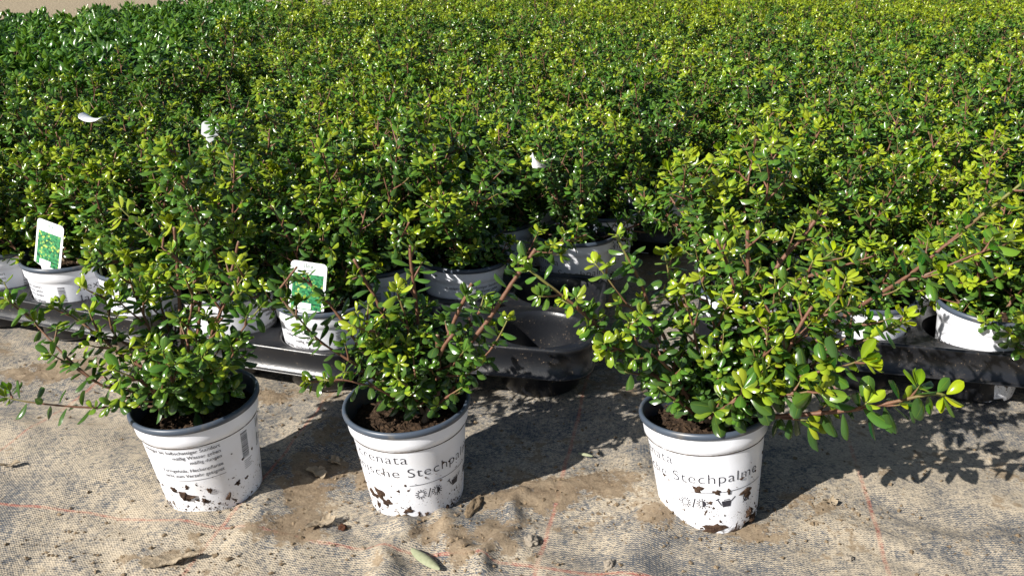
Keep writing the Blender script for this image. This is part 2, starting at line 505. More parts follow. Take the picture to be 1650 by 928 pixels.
def soil_mesh(seed, level=0.108):
    rng = np.random.RandomState(seed)
    n, rings = 64, 30
    V = [(0, 0, level + 0.004)]
    for k in range(1, rings + 1):
        r = 0.0640 * k / rings
        for i in range(n):
            a = 2 * math.pi * i / n
            x, y = r * math.cos(a), r * math.sin(a)
            h = mnoise.noise(Vector((x * 90 + seed, y * 90, 0))) * 0.004 + mnoise.noise(Vector((x * 330, y * 330, seed))) * 0.0028 + 0.004 * (1 - (r / 0.064) ** 2) + (rng.rand() - .5) * 0.0012
            if k == rings: h = -0.003
            V.append((x, y, level + h))
    F = [(0, 1 + i, 1 + (i + 1) % n) for i in range(n)]
    for k in range(1, rings):
        for i in range(n):
            j = (i + 1) % n
            F.append((1 + (k - 1) * n + i, 1 + k * n + i, 1 + k * n + j, 1 + (k - 1) * n + j))
    # crumbs and fibres on the surface
    for _ in range(260):
        a, r = rng.rand() * 6.28, 0.060 * math.sqrt(rng.rand())
        c = np.array((r * math.cos(a), r * math.sin(a), level + 0.003 + 0.003 * rng.rand()))
        s = 0.0008 + 0.0022 * rng.rand() ** 2
        b = len(V)
        P = (rng.rand(6, 3) - .5) * s * 0.7 + np.array([(s, 0, 0), (-s, 0, 0), (0, s, 0), (0, -s, 0), (0, 0, s), (0, 0, -s)])
        if rng.rand() < 0.3: P[:, 0] *= 3.2; P[:, 2] *= .5; P[:, 1] *= .5
        th = rng.rand() * 6.28
        Rm = np.array([(math.cos(th), -math.sin(th), 0), (math.sin(th), math.cos(th), 0), (0, 0, 1)])
        V += [tuple(c + Rm @ p) for p in P]
        for f in ((0, 2, 4), (2, 1, 4), (1, 3, 4), (3, 0, 4), (2, 0, 5), (1, 2, 5), (3, 1, 5), (0, 3, 5)):
            F.append(tuple(b + q for q in f))
    return mesh_from('soil', V, F, [M_SOIL], smooth=False)
ME_SOIL = soil_mesh(3)

# lettering -----------------------------------------------------------------
def text_geo(body, size, offset=0.0, align='LEFT', spacing=1.0):
    cu = bpy.data.curves.new('t', 'FONT')
    cu.body = body; cu.size = size; cu.align_x = align; cu.offset = offset; cu.space_character = spacing
    cu.resolution_u = 4
    o = bpy.data.objects.new('t', cu); COL.objects.link(o)
    bpy.context.view_layer.update()
    dg = bpy.context.evaluated_depsgraph_get()
    me = bpy.data.meshes.new_from_object(o.evaluated_get(dg))
    V = [tuple(v.co) for v in me.vertices]; F = [tuple(p.vertices) for p in me.polygons]
    bpy.data.objects.remove(o); bpy.data.meshes.remove(me); bpy.data.curves.remove(cu)
    return V, F

class Flat:
    def __init__(self): self.V, self.F = [], []
    def add(self, V, F, dx=0, dy=0):
        b = len(self.V)
        self.V += [(x + dx, y + dy) for x, y, *_ in V]; self.F += [tuple(b + i for i in f) for f in F]
    def poly(self, pts):
        b = len(self.V); self.V += list(pts); self.F.append(tuple(range(b, b + len(pts))))
    def bar(self, x0, y0, x1, y1, w, n=1):
        dx, dy = x1 - x0, y1 - y0; L = math.hypot(dx, dy); px, py = -dy / L * w / 2, dx / L * w / 2
        for k in range(n):
            a, c = k / n, (k + 1) / n
            self.poly([(x0 + dx * a - px, y0 + dy * a - py), (x0 + dx * c - px, y0 + dy * c - py), (x0 + dx * c + px, y0 + dy * c + py), (x0 + dx * a + px, y0 + dy * a + py)])
    def ring(self, cx, cy, r, w, n=20):
        for k in range(n):
            a, b = 2 * math.pi * k / n, 2 * math.pi * (k + 1) / n
            self.poly([(cx + (r - w) * math.cos(a), cy + (r - w) * math.sin(a)), (cx + r * math.cos(a), cy + r * math.sin(a)), (cx + r * math.cos(b), cy + r * math.sin(b)), (cx + (r - w) * math.cos(b), cy + (r - w) * math.sin(b))])
    def wrap(self, ang0, z0, eps=0.0003):
        """x runs round the pot from angle ang0 (degrees), y runs up from z0"""
        out = []
        for x, y in self.V:
            z = z0 + y
            r = pot_r(z) + eps
            a = R(ang0) + x / 0.060
            out.append((r * math.cos(a), r * math.sin(a), z))
        return out

def join_wrapped(items, name, mat):
    V, F = [], []
    for fl, a, z in items:
        b = len(V)
        V += fl.wrap(a, z); F += [tuple(b + i for i in f) for f in fl.F]
    return mesh_from(name, V, F, [mat], smooth=False)

TH = -0.0002
def letter(body, size, off=0.0, align='LEFT', sp=1.0):
    f = Flat(); V, F = text_geo(body, size, off, align, sp); f.add(V, F); return f
big1 = letter('Ilex crenata', 0.0170, TH, sp=1.08)
big2 = letter('Japanische Stechpalme', 0.0170, TH, sp=1.08)
BIG_W = 0.198; kx = BIG_W / max(p[0] for p in big2.V); print('kx', kx)
for f_ in (big1, big2): f_.V = [(x * kx * (0.965 if f_ is big1 else 1), y) for x, y in f_.V]
STECH = BIG_W * 0.512
rule = Flat(); rule.bar(STECH - 0.002, 0, BIG_W + 0.01, 0, 0.0006, 40)
items = [(big1, 10, 0.0825), (big2, 10, 0.064), (rule, 10, 0.0525)]
small = [('sonniger bis halbschattiger Standort', 0.0905), ('mäßig Wasser geben', 0.0835), ('mäßig düngen', 0.0765), ('Formgehölz, Heckenpflanze', 0.0665), ('nicht zum Verzehr geeignet', 0.0595)]
for s, z in small:
    items.append((letter(s, 0.0060, 0.00002, 'RIGHT'), -40, z))
r2 = Flat(); r2.bar(-0.092, 0, 0.001, 0, 0.0005, 30); items.append((r2, -40, 0.055))
bc = Flat(); rngb = random.Random(4); yy = 0
while yy < 0.034:
    w = rngb.choice((0.0004, 0.0007, 0.001)); bc.bar(0, yy, 0.010, yy, w, 3); yy += w + rngb.choice((0.0006, 0.0010))
items.append((bc, -17, 0.060))
lines = Flat()
for k in range(5): lines.bar(0, -k * 0.0024, 0.013 - 0.002 * (k % 3), -k * 0.0024, 0.0005, 4)
items.append((lines, -16, 0.056)); 
ME_LETTER = join_wrapped(items[:3], 'lettering', M_INK)
ME_CARE = join_wrapped(items[3:-2], 'care_text', M_INK)
ME_BAR = join_wrapped(items[-2:], 'barcode', M_INK)
# care symbols: sun / half sun, watering can, crossed fork
ic = Flat()
def sun_icon(cx, half):
    ic.ring(cx, 0, 0.0032, 0.0006, 20)
    for k in range(12):
        a = 2 * math.pi * k / 12
        ic.bar(cx + 0.0036 * math.cos(a), 0.0036 * math.sin(a), cx + 0.0052 * math.cos(a), 0.0052 * math.sin(a), 0.0008)
    if half:
        ic.poly([(cx + 0.0032 * math.cos(a), 0.0032 * math.sin(a)) for a in np.linspace(-math.pi / 2, math.pi / 2, 12)])
sun_icon(0.006, False); ic.bar(0.0125, -0.0045, 0.0150, 0.0045, 0.0011); sun_icon(0.021, True)
ic.poly([(0.0385, -0.004), (0.0455, -0.004), (0.0465, 0.0018), (0.0375, 0.0018)])
ic.bar(0.0375, -0.002, 0.034, 0.004, 0.001); ic.bar(0.0325, 0.0032, 0.0355, 0.0048, 0.0009)
ic.bar(0.0465, 0.0012, 0.0500, 0.0045, 0.0009); ic.bar(0.0395, 0.0028, 0.0450, 0.0028, 0.0006)
ic.ring(0.0625, 0, 0.0040, 0.0012, 16); ic.bar(0.0585, -0.0045, 0.0665, 0.0045, 0.0009); ic.bar(0.0585, 0.0045, 0.0665, -0.0045, 0.0009)
ic.poly([(0.0605, -0.002), (0.0645, -0.002), (0.0645, 0.001), (0.0605, 0.001)])
ic.V = [(x * 1.28, y * 1.28) for x, y in ic.V]
ME_ICON = join_wrapped([(ic, 10 + math.degrees((STECH + 0.002) / 0.060), 0.0390)], 'care_symbols', M_INK)

# ------------------------------------------------------------------ shrubs
def leaf_template(ns, nc, shape):
    s = np.linspace(0, 1, ns)
    c = np.linspace(-1, 1, nc)
    if shape == 'small':    # obovate, rounded tip, widest past the middle
        w = np.sin(np.pi * np.clip(s, 0, 1) ** 1.3) ** 0.52
        w[0] = 0.10; w[-1] = 0.10
    else:
        w = np.sin(np.pi * s ** 0.95) ** 0.85
        w[0] = 0.07; w[-1] = 0.05
    S, Cc = np.meshgrid(s, c, indexing='ij')
    Wd = np.repeat(w[:, None], nc, 1)
    idx = np.arange(ns * nc).reshape(ns, nc)
    F = np.stack([idx[:-1, :-1], idx[:-1, 1:], idx[1:, 1:], idx[1:, :-1]], -1).reshape(-1, 4)
    return S.ravel(), Cc.ravel(), Wd.ravel(), F

def build_leaves(L, ns=7, nc=5, shape='small'):
    """L: dict of arrays pos,dir,nor,len,wid,age,rnd -> verts, quads, colours"""
    S, Cc, Wd, F = leaf_template(ns, nc, shape)
    D = L['dir'] / np.linalg.norm(L['dir'], axis=1, keepdims=True)
    N = L['nor'] - (L['nor'] * D).sum(1, keepdims=True) * D
    N /= np.maximum(np.linalg.norm(N, axis=1, keepdims=True), 1e-6)
    B = np.cross(N, D)
    n = len(D)
    ln, wd, bend, cup = L['len'][:, None], L['wid'][:, None], L['bend'][:, None], L['cup'][:, None]
    s = S[None]; c = Cc[None]; w = Wd[None]
    X = ln * (0.10 + s * (1 - 0.18 * bend * s))
    Yc = wd * 0.5 * w * c * (1 - 0.15 * np.abs(cup))
    Z = -bend * ln * (s ** 2) * 0.42 + ln * 0.10 * s - cup * wd * 0.5 * w * np.abs(c) ** 1.7 * 0.55 - wd * 0.045 * w * (np.abs(c) < 0.2)
    V = L['pos'][:, None, :] + X[..., None] * D[:, None] + Yc[..., None] * B[:, None] + Z[..., None] * N[:, None]
    k = len(S)
    FF = (F[None] + (np.arange(n) * k)[:, None, None]).reshape(-1, 4)
    rib = (np.abs(Cc) < 0.2).astype(float)[None] * np.ones((n, 1))
    col = np.stack([np.repeat(L['age_shade'][:, None], k, 1), np.repeat(L['rnd'][:, None], k, 1), rib, np.ones((n, k))], -1)
    return V.reshape(-1, 3), FF, col.reshape(-1, 4)

def smooth_line(P, step=0.005):
    P = np.array(P, float)
    if len(P) == 2:
        n = max(2, int(np.linalg.norm(P[1] - P[0]) / step) + 1)
        return P[0] + (P[1] - P[0]) * np.linspace(0, 1, n)[:, None]
    out = []
    E = np.vstack([2 * P[0] - P[1], P, 2 * P[-1] - P[-2]])
    for i in range(1, len(E) - 2):
        p0, p1, p2, p3 = E[i - 1:i + 3]
        n = max(1, int(np.linalg.norm(p2 - p1) / step))
        for t in np.arange(n) / n:
            out.append(0.5 * ((2 * p1) + (-p0 + p2) * t + (2 * p0 - 5 * p1 + 4 * p2 - p3) * t * t + (-p0 + 3 * p1 - 3 * p2 + p3) * t ** 3))
    out.append(E[-2])
    return np.array(out)

def build_tubes(tubes, n=6):
    VV, FF, CC, MI = [], [], [], []
    b = 0
    ang = 2 * np.pi * np.arange(n) / n
    for P, r0, r1, t0, t1, cut in tubes:
        m = len(P)
        T = np.gradient(P, axis=0)
        T /= np.maximum(np.linalg.norm(T, axis=1, keepdims=True), 1e-9)
        ref = np.array((0.31, 0.87, 0.2)) if abs(T[0][2]) > 0.5 else np.array((0.1, 0.2, 1.0))
        A = np.cross(T, ref); A /= np.linalg.norm(A, axis=1, keepdims=True)
        Bn = np.cross(T, A)
        rr = np.linspace(r0, r1, m)
        rr = rr * (1 + 0.12 * np.sin(np.arange(m) * 2.1))
        V = P[:, None] + rr[:, None, None] * (np.cos(ang)[None, :, None] * A[:, None] + np.sin(ang)[None, :, None] * Bn[:, None])
        VV.append(V.reshape(-1, 3))
        tt = np.repeat(np.linspace(t0, t1, m)[:, None], n, 1).ravel()
        CC.append(np.stack([tt, tt * 0, tt * 0, tt * 0 + 1], -1))
        idx = b + np.arange(m * n).reshape(m, n)
        nx_ = np.roll(idx, -1, axis=1)
        FF += np.stack([idx[:-1], nx_[:-1], nx_[1:], idx[1:]], -1).reshape(-1, 4).tolist()
        MI += [0] * ((m - 1) * n)
        FF.append(idx[-1].tolist()); MI.append(1 if cut else 0)
        b += m * n
    return np.vstack(VV), FF, np.vstack(CC), MI

def perp(d, rng):
    r = rng.normal(size=3); r -= r.dot(d) * d
    return r / np.linalg.norm(r)

class Shrub:
    def __init__(self, seed, leaf=(0.015, 0.023), ratio=0.56, shape='small', yellow=0.55, internode=0.0062, top=None, center=None, zspan=(0.11, 0.33)):
        self.rng = np.random.RandomState(seed)
        self.L = {k: [] for k in ('pos', 'dir', 'nor', 'len', 'wid', 'age_shade', 'rnd', 'bend', 'cup')}
        self.T = []
        self.leaf, self.ratio, self.shape, self.yellow, self.inter = leaf, ratio, shape, yellow, internode
        self.top, self.zspan = top, zspan
    def add_leaf(self, p, d, nrm, ln, age_shade, wide=1.0):
        g = self.rng
        L = self.L
        L['pos'].append(p); L['dir'].append(d); L['nor'].append(nrm)
        L['len'].append(ln); L['wid'].append(ln * self.ratio * wide * g.uniform(0.88, 1.15))
        L['age_shade'].append(min(1, max(0, age_shade))); L['rnd'].append(g.rand())
        L['bend'].append(g.uniform(0.15, 1.15)); L['cup'].append(g.uniform(0.6, 1.35))
    def foliate(self, P, start=0.0, tipc=True, flush=0.5, scale=1.0, step=None, droop=0.0):
        """alternate leaves along the stretch of a twig"""
        g = self.rng
        seg = np.linalg.norm(np.diff(P, axis=0), axis=1)
        cum = np.concatenate([[0], np.cumsum(seg)]); Lt = cum[-1]
        s = start * Lt + g.uniform(0, 0.004)
        phi = g.uniform(0, 6.28)
        st = step or self.inter
        while s < Lt:
            i = min(len(P) - 2, np.searchsorted(cum, s) - 1); i = max(i, 0)
            d = P[i + 1] - P[i]; d = d / max(np.linalg.norm(d), 1e-9)
            p = P[i] + d * (s - cum[i])
            rem = Lt - s
            a1 = np.cross(d, (0, 0, 1.0))
            if np.linalg.norm(a1) < 0.1: a1 = np.array((1.0, 0, 0))
            a1 /= np.linalg.norm(a1); a2 = np.cross(d, a1)
            r = math.cos(phi) * a1 + math.sin(phi) * a2
            phi += 2.4 + g.uniform(-0.35, 0.35)
            open_ = math.radians(g.uniform(55, 88)) if rem > 0.010 else math.radians(g.uniform(30, 65))
            ld = d * math.cos(open_) + r * math.sin(open_)
            ld[2] += g.uniform(-0.05, 0.22) - droop
            nr = d * 0.75 + np.array((0, 0, 0.85)) - r * 0.15 + g.normal(size=3) * 0.24 + np.array((-0.10, -0.10, 0))
            young = max(0.0, 1 - rem / 0.034) * flush
            ln = g.uniform(*self.leaf) * scale * (1 - 0.38 * max(0, 1 - rem / 0.010)) * (0.85 + 0.15 * min(1, s / 0.02))
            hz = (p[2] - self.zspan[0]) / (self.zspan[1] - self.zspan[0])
            age_shade = 1.06 - young * (0.45 + 0.62 * min(1, max(0, hz))) - 0.32 * min(1, max(0, hz)) + g.uniform(-0.14, 0.12)  # leaf age, plus painted shade: low leaves darker so gaps between crowns read deep
            self.add_leaf(p, ld, nr, ln, age_shade)
            s += st * g.uniform(0.75, 1.3)
        if tipc:   # rosette at the tip
            d = P[-1] - P[-2]; d = d / max(np.linalg.norm(d), 1e-9)
            for k in range(g.randint(4, 7)):
                r = perp(d, g)
                oo = g.uniform(.6, 1.15); ld = d * math.cos(oo) + r * math.sin(oo)
                self.add_leaf(P[-1] - d * 0.001 * k, ld, d * 0.4 - r + np.array((0, 0, 1.0)), g.uniform(0.65, 1.0) * self.leaf[0] * scale, 0.50 - 0.55 * flush + g.uniform(-0.1, 0.15))
    def grow_line(self, p, d, length, up=0.35, wob=0.12):
        g = self.rng
        P = [np.array(p, float)]; d = np.array(d, float); d /= np.linalg.norm(d)
        n = max(3, int(length / 0.007))
        for _ in range(n):
            d = d + np.array((0, 0, up / n)) + g.normal(size=3) * wob / math.sqrt(n) * 0.6
            d /= np.linalg.norm(d)
            P.append(P[-1] + d * length / n)
        return np.array(P)
    def clip(self, P, extra=0.0):
        if self.top is None: return P, False
        z = P[:, 2]; lim = self.top(P) + extra
        bad = np.where(z > lim)[0]
        if len(bad) and bad[0] >= 3: return P[:bad[0]], True
        if len(bad): return P[:3], True
        return P, False
    def branch(self, P, r0, level=0, start=0.12, twig_every=0.014, twig_len=(0.03, 0.065), flush=None, scale=1.0, cut=False, sub=True, r1=None, leafy=True, droop=0.0, tip=True):
        g = self.rng
        flush = g.uniform(0.1, 1.0) * self.yellow * 1.4 if flush is None else flush
        flush = min(flush, 1.1)
        r1 = r1 or (0.0011 if cut else 0.0007)
        self.T.append((P, r0, r1, 0.0 if level == 0 else 0.5, 0.62 if cut else 1.0, cut))
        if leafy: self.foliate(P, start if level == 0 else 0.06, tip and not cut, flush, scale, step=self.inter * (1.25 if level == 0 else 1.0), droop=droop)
        if not sub: return
        seg = np.linalg.norm(np.diff(P, axis=0), axis=1); cum = np.concatenate([[0], np.cumsum(seg)]); Lt = cum[-1]
        s = max(start, 0.10) * Lt
        phi = g.uniform(0, 6.28)
        while s < Lt - 0.006:
            i = max(0, min(len(P) - 2, np.searchsorted(cum, s) - 1))
            d = P[i + 1] - P[i]; d /= max(np.linalg.norm(d), 1e-9)
            a1 = np.cross(d, (0, 0, 1.0))
            if np.linalg.norm(a1) < 0.1: a1 = np.array((1.0, 0, 0))
            a1 /= np.linalg.norm(a1); a2 = np.cross(d, a1)
            r = math.cos(phi) * a1 + math.sin(phi) * a2
            phi += 2.4 + g.uniform(-0.5, 0.5)
            a = math.radians(g.uniform(30, 58))
            td = d * math.cos(a) + r * math.sin(a)
            if td[2] < -0.15: td[2] *= 0.3
            tl = g.uniform(*twig_len) * (1 - 0.45 * s / Lt)
            Q = self.grow_line(P[i] + d * (s - cum[i]), td, tl)
            Q, wascut = self.clip(Q)
            fl = min(1.1, flush * g.uniform(0.35, 1.35))
            self.T.append((Q, 0.0011 if level else 0.0014, 0.0006, 0.5, 1.0, False))
            self.foliate(Q, 0.12, True, fl, scale)
            if level == 0 and tl > 0.035:
                for k in range(g.randint(1, 4)):
                    j = g.randint(2, max(3, len(Q) - 1)); j = min(j, len(Q) - 2)
                    dq = Q[j + 1] - Q[j]; dq /= np.linalg.norm(dq)
                    rr = perp(dq, g)
                    W = self.grow_line(Q[j], dq * 0.75 + rr * 0.65 + np.array((0, 0, 0.15)), g.uniform(0.012, 0.030))
                    W, _ = self.clip(W)
                    self.T.append((W, 0.0008, 0.0005, 0.7, 1.0, False))
                    self.foliate(W, 0.15, True, min(1.1, fl * g.uniform(0.6, 1.4)), scale * 0.95)
            s += twig_every * g.uniform(0.7, 1.4)
    def arrays(self): return {k: np.array(v, float) for k, v in self.L.items()}
    def meshes(self, mat, ns=7, nc=5, tn=6):
        V, F, Cc = build_leaves(self.arrays(), ns, nc, self.shape)
        fol = mesh_np('foliage', V, F.ravel(), np.arange(len(F)) * 4, np.full(len(F), 4), [mat], Cc)
        tv, tf, tc, mi = build_tubes(self.T, tn)
        tot = np.array([len(f) for f in tf]); st = np.concatenate([[0], np.cumsum(tot)[:-1]])
        ste = mesh_np('stems', tv, np.array([i for f in tf for i in f]), st, tot, [M_STEM, M_CUT], tc, np.array(mi))
        return fol, ste

BASE_Z = 0.108
def field_shrub(seed, height=0.20, spread=0.125, yellow=0.6, leaf=(0.0155, 0.0235), ratio=0.58, shape='small', stems=8, inter=0.0068, every=0.0155, avoid=None, basal=5):
    g = np.random.RandomState(seed + 900)
    tilt = g.normal(size=2) * 0.14
    def top(P):
        rr = np.hypot(P[:, 0], P[:, 1]) / 0.16
        return BASE_Z + height * (1.03 - 0.62 * rr ** 2) + tilt[0] * P[:, 0] + tilt[1] * P[:, 1] + 0.012 * np.sin(P[:, 0] * 60 + seed) * np.sin(P[:, 1] * 55 + seed)
    S = Shrub(seed, leaf, ratio, shape, yellow, inter, top=top, zspan=(BASE_Z + 0.02, BASE_Z + height))
    for k in range(stems):
        az = 2 * math.pi * (k + g.uniform(-0.3, 0.3)) / stems
        if avoid is not None: az = avoid + math.pi + (az % (2 * math.pi) - math.pi) * 0.55
        lean = math.radians(g.uniform(12, 24) if k % 2 else (g.uniform(58, 72) if k % 4 == 0 else g.uniform(30, 52)))
        d = np.array((math.cos(az) * math.sin(lean), math.sin(az) * math.sin(lean), math.cos(lean)))
        b = np.array((math.cos(az) * 0.006, math.sin(az) * 0.006, BASE_Z - 0.004))
        P = S.grow_line(b, d, g.uniform(0.85, 1.15) * height * (1.15 if lean > 0.5 else 1.05), up=0.25 if lean > 0.5 else 0.1, wob=0.25)
        P, cut = S.clip(P, 0.014)
        S.branch(P, 0.0026, 0, start=0.15, twig_every=every, twig_len=(0.035, 0.075), cut=cut)
    for k in range(basal):
        az = 2 * math.pi * (k + g.uniform(-0.4, 0.4)) / basal
        if avoid is not None: az = avoid + math.pi + (az % (2 * math.pi) - math.pi) * 0.5
        lean = math.radians(g.uniform(35, 62))
        d = np.array((math.cos(az) * math.sin(lean), math.sin(az) * math.sin(lean), math.cos(lean)))
        P = S.grow_line(np.array((math.cos(az) * .008, math.sin(az) * .008, BASE_Z)), d, g.uniform(.045, .08), up=.15, wob=.3)
        S.branch(P, 0.0014, 0, start=0.1, twig_every=every, twig_len=(0.02, 0.045), flush=g.uniform(0, .2))
    return S

def clone(root):
    c = root.copy(); COL.objects.link(c)
    for ch in root.children:
        d = ch.copy(); COL.objects.link(d); d.parent = c
        for gch in ch.children:
            e = gch.copy(); COL.objects.link(e); e.parent = d
    return c

def make_potted(name, fol, ste, loc, rot=(0, 0, 0), pot_rot=0.0, letters=True, pot=ME_POT, soil=ME_SOIL):
    root = empty(name, loc, rot)
    p = obj('pot', pot, root, rot=(0, 0, pot_rot))
    obj('rim', ME_RIM, p)
    if letters:
        obj('lettering', ME_LETTER, p); obj('care_symbols', ME_ICON, p); obj('care_text', ME_CARE, p); obj('barcode', ME_BAR, p)
    obj('soil', soil, root, rot=(0, 0, pot_rot))
    s = obj('stems', ste, root)
    f = obj('foliage', fol, root)
    return root

# ------------------------------------------------------------------ the three front plants
POTS = [dict(c=on_plane(348, 788, 0), rot=R(-13), tilt=(0.05, -0.07), dz=-.003), dict(c=on_plane(673, 792, 0), rot=R(-193), tilt=(0.05, -0.06), dz=-.004), dict(c=on_plane(1142, 815, 0), rot=R(-241), tilt=(-0.07, -0.10), dz=-.002)]

def hero(seed, k, branches, extra, yellow, leaf, ratio=0.5, inter=0.0075, big=1.0, fill=6, fill_len=(0.06, 0.12)):
    pc = POTS[k]['c']; pz = gh(pc.x, pc.y)
    S = Shrub(seed, leaf, ratio, 'small', yellow, inter, zspan=(0.13, 0.30))
    g = S.rng
    for b in branches:
        pts, opt = b
        W = [np.array(at_depth(px, py, pc.y + dy)) for px, py, dy in pts]
        P = smooth_line(W)
        kw = dict(r0=0.0025, start=0.25, twig_every=0.017, twig_len=(0.025, 0.055)); kw.update(opt)
        S.branch(P, **kw)
    base = np.array((pc.x + extra[0], pc.y + extra[1], pz + 0.108))
    for i in range(fill):
        az = 2 * math.pi * (i + g.uniform(-.3, .3)) / fill
        lean = math.radians(g.uniform(25, 62))
        d = (math.cos(az) * math.sin(lean), math.sin(az) * math.sin(lean), math.cos(lean))
        P = S.grow_line(base, d, g.uniform(*fill_len), up=0.2)
        S.branch(P, r0=0.0018, start=0.1, twig_every=0.014, twig_len=(0.02, 0.05), flush=g.uniform(0, 0.25))
    # into the pot's own space
    off = np.array((pc.x, pc.y, pz))
    S.L['pos'] = [p - off for p in S.L['pos']]
    S.T = [(P - off, *r) for P, *r in S.T]
    fol, ste = S.meshes(M_LEAF, 9, 7, 8)
    return fol, ste

thin = dict(twig_every=0.05, twig_len=(0.012, 0.03))
B1 = [
    ([(285, 655, -.01), (240, 651, -.02), (136, 652, -.04), (50, 644, -.05), (8, 636, -.05)], dict(r0=.0017, start=.45, twig_every=.07, twig_len=(.012, .02), flush=.2, sub=True)),
    ([(292, 650, 0), (233, 630, -.02), (167, 618, -.04), (116, 580, -.04), (74, 537, -.03), (35, 495, -.02), (10, 479, -.02)], dict(r0=.0021, start=.2, twig_every=.024, flush=.5)),
    ([(294, 650, 0), (250, 600, -.02), (200, 572, -.02), (159, 537, -.01), (105, 498, 0), (93, 483, 0)], dict(flush=.5)),
    ([(296, 650, 0), (235, 575, .0), (186, 537, 0), (175, 506, 0), (167, 467, .01)], dict(flush=.9)),
    ([(299, 650, 0), (260, 580, .02), (237, 518, .02), (217, 471, .03), (198, 413, .03)], dict(flush=.75, r0=.0023)),
    ([(303, 650, .01), (285, 570, .03), (262, 500, .04), (245, 440, .05)], dict(flush=.6)),
    ([(303, 650, .0), (303, 526, .01), (307, 502, .01), (312, 440, .02)], dict(flush=.35)),
    ([(310, 650, 0), (334, 553, 0), (357, 495, 0), (388, 448, .0), (402, 425, .0)], dict(flush=.75, r0=.0023)),
    ([(312, 650, 0), (350, 600, -.01), (380, 545, -.01), (395, 520, -.01), (421, 489, -.01)], dict(flush=.05, twig_every=.04, twig_len=(.012, .03))),
    ([(305, 655, -.01), (330, 625, -.04), (352, 600, -.05), (368, 588, -.05)], dict(flush=.9, twig_len=(.015, .03))),
    ([(297, 655, -.01), (262, 640, -.05), (225, 610, -.07), (180, 590, -.08)], dict(flush=.6)),
    ([(297, 655, -.01), (285, 630, -.05), (270, 590, -.07), (262, 560, -.08)], dict(flush=.25)),
    ([(304, 655, -.01), (320, 600, -.04), (332, 560, -.05)], dict(flush=.4)),
]
B1 += [
    ([(303, 650, .01), (318, 540, .02), (318, 448, .03), (272, 405, .03), (241, 374, .04), (210, 347, .04), (192, 330, .04)], dict(flush=.8, start=.45, r0=.0027, twig_every=.030, twig_len=(.02, .04))),
    ([(305, 650, .01), (292, 530, .03), (287, 450, .04), (283, 400, .04), (280, 362, .04)], dict(flush=.7, start=.45, r0=.0026, r1=.0016, cut=True, twig_every=.03, twig_len=(.02, .035))),
    ([(308, 650, .01), (340, 550, .02), (362, 470, .03), (376, 420, .04), (384, 385, .04)], dict(flush=.6, start=.45, twig_every=.03, twig_len=(.02, .035), r0=.0026, r1=.0016, cut=True)),
]
B2 = [
    ([(684, 676, -.02), (690, 655, -.02), (704, 627, -.02), (706, 573, -.02), (704, 534, -.02)], dict(r0=.0040, r1=.0026, start=.1, cut=True, flush=.1, twig_every=.03, twig_len=(.015, .04))),
    ([(706, 573, -.02), (718, 548, -.03), (731, 532, -.03)], dict(r0=.0022, r1=.002, cut=True, start=.1, sub=False)),
    ([(688, 655, -.01), (706, 580, -.01), (729, 518, -.01), (743, 487, -.01), (760, 451, -.01)], dict(r0=.0026, r1=.0018, cut=True, start=.3, flush=.3, twig_every=.035)),
    ([(688, 660, 0), (722, 600, 0), (750, 557, 0), (789, 507, 0), (824, 452, 0), (863, 396, 0)], dict(r0=.0028, r1=.0021, cut=True, start=.4, flush=.25, twig_every=.06, twig_len=(.015, .03))),
    ([(688, 660, -.01), (747, 603, -.01), (778, 573, -.02), (801, 542, -.02), (820, 505, -.02)], dict(r0=.0022, start=.3, flush=.8, twig_every=.035, twig_len=(.015, .03))),
    ([(680, 655, .01), (670, 560, .02), (673, 511, .02), (669, 472, .02), (663, 429, .02), (660, 390, .02)], dict(r0=.0024, r1=.0018, cut=True, start=.3, flush=.7, twig_len=(.02, .04))),
    ([(676, 655, 0), (640, 560, .02), (607, 480, .02), (587, 445, .02), (570, 412, .02)], dict(r0=.0024, r1=.0017, cut=True, start=.35, flush=.45, twig_len=(.02, .035), twig_every=.03)),
    ([(676, 655, 0), (662, 575, 0), (657, 522, 0), (645, 480, 0), (640, 455, 0)], dict(flush=.8)),
    ([(670, 660, -.01), (587, 592, -.02), (518, 546, -.02), (479, 505, -.02), (458, 480, -.02)], dict(r0=.0022, start=.3, flush=.5, twig_every=.022, twig_len=(.02, .04))),
    ([(479, 508, -.02), (450, 468, -.02), (462, 445, -.02), (478, 424, -.02)], dict(r0=.0014, r1=.0012, cut=True, flush=.05, twig_every=.06)),
    ([(620, 610, -.02), (570, 540, -.01), (533, 487, -.01), (487, 441, -.01)], dict(r0=.0018, r1=.0012, cut=True, start=.1, flush=.3, twig_every=.03, twig_len=(.015, .03))),
    ([(672, 662, -.02), (610, 622, -.05), (540, 605, -.06), (498, 612, -.06)], dict(r0=.0016, start=.3, flush=.6, twig_every=.03, twig_len=(.015, .03))),
    ([(676, 660, -.01), (628, 570, -.02), (590, 515, -.02), (572, 495, -.02)], dict(flush=1.1, twig_every=.012)),
    ([(680, 660, -.01), (640, 590, -.03), (615, 550, -.04), (600, 520, -.04)], dict(flush=1.0, twig_every=.014)),
    ([(688, 662, -.02), (712, 640, -.03), (745, 618, -.04)], dict(flush=.2, twig_len=(.015, .03))),
    ([(682, 660, -.02), (660, 622, -.05), (640, 605, -.06)], dict(flush=.5, twig_len=(.015, .03))),
    ([(700, 610, 0), (735, 560, .03), (770, 500, .04), (780, 470, .05)], dict(flush=.5)),
]
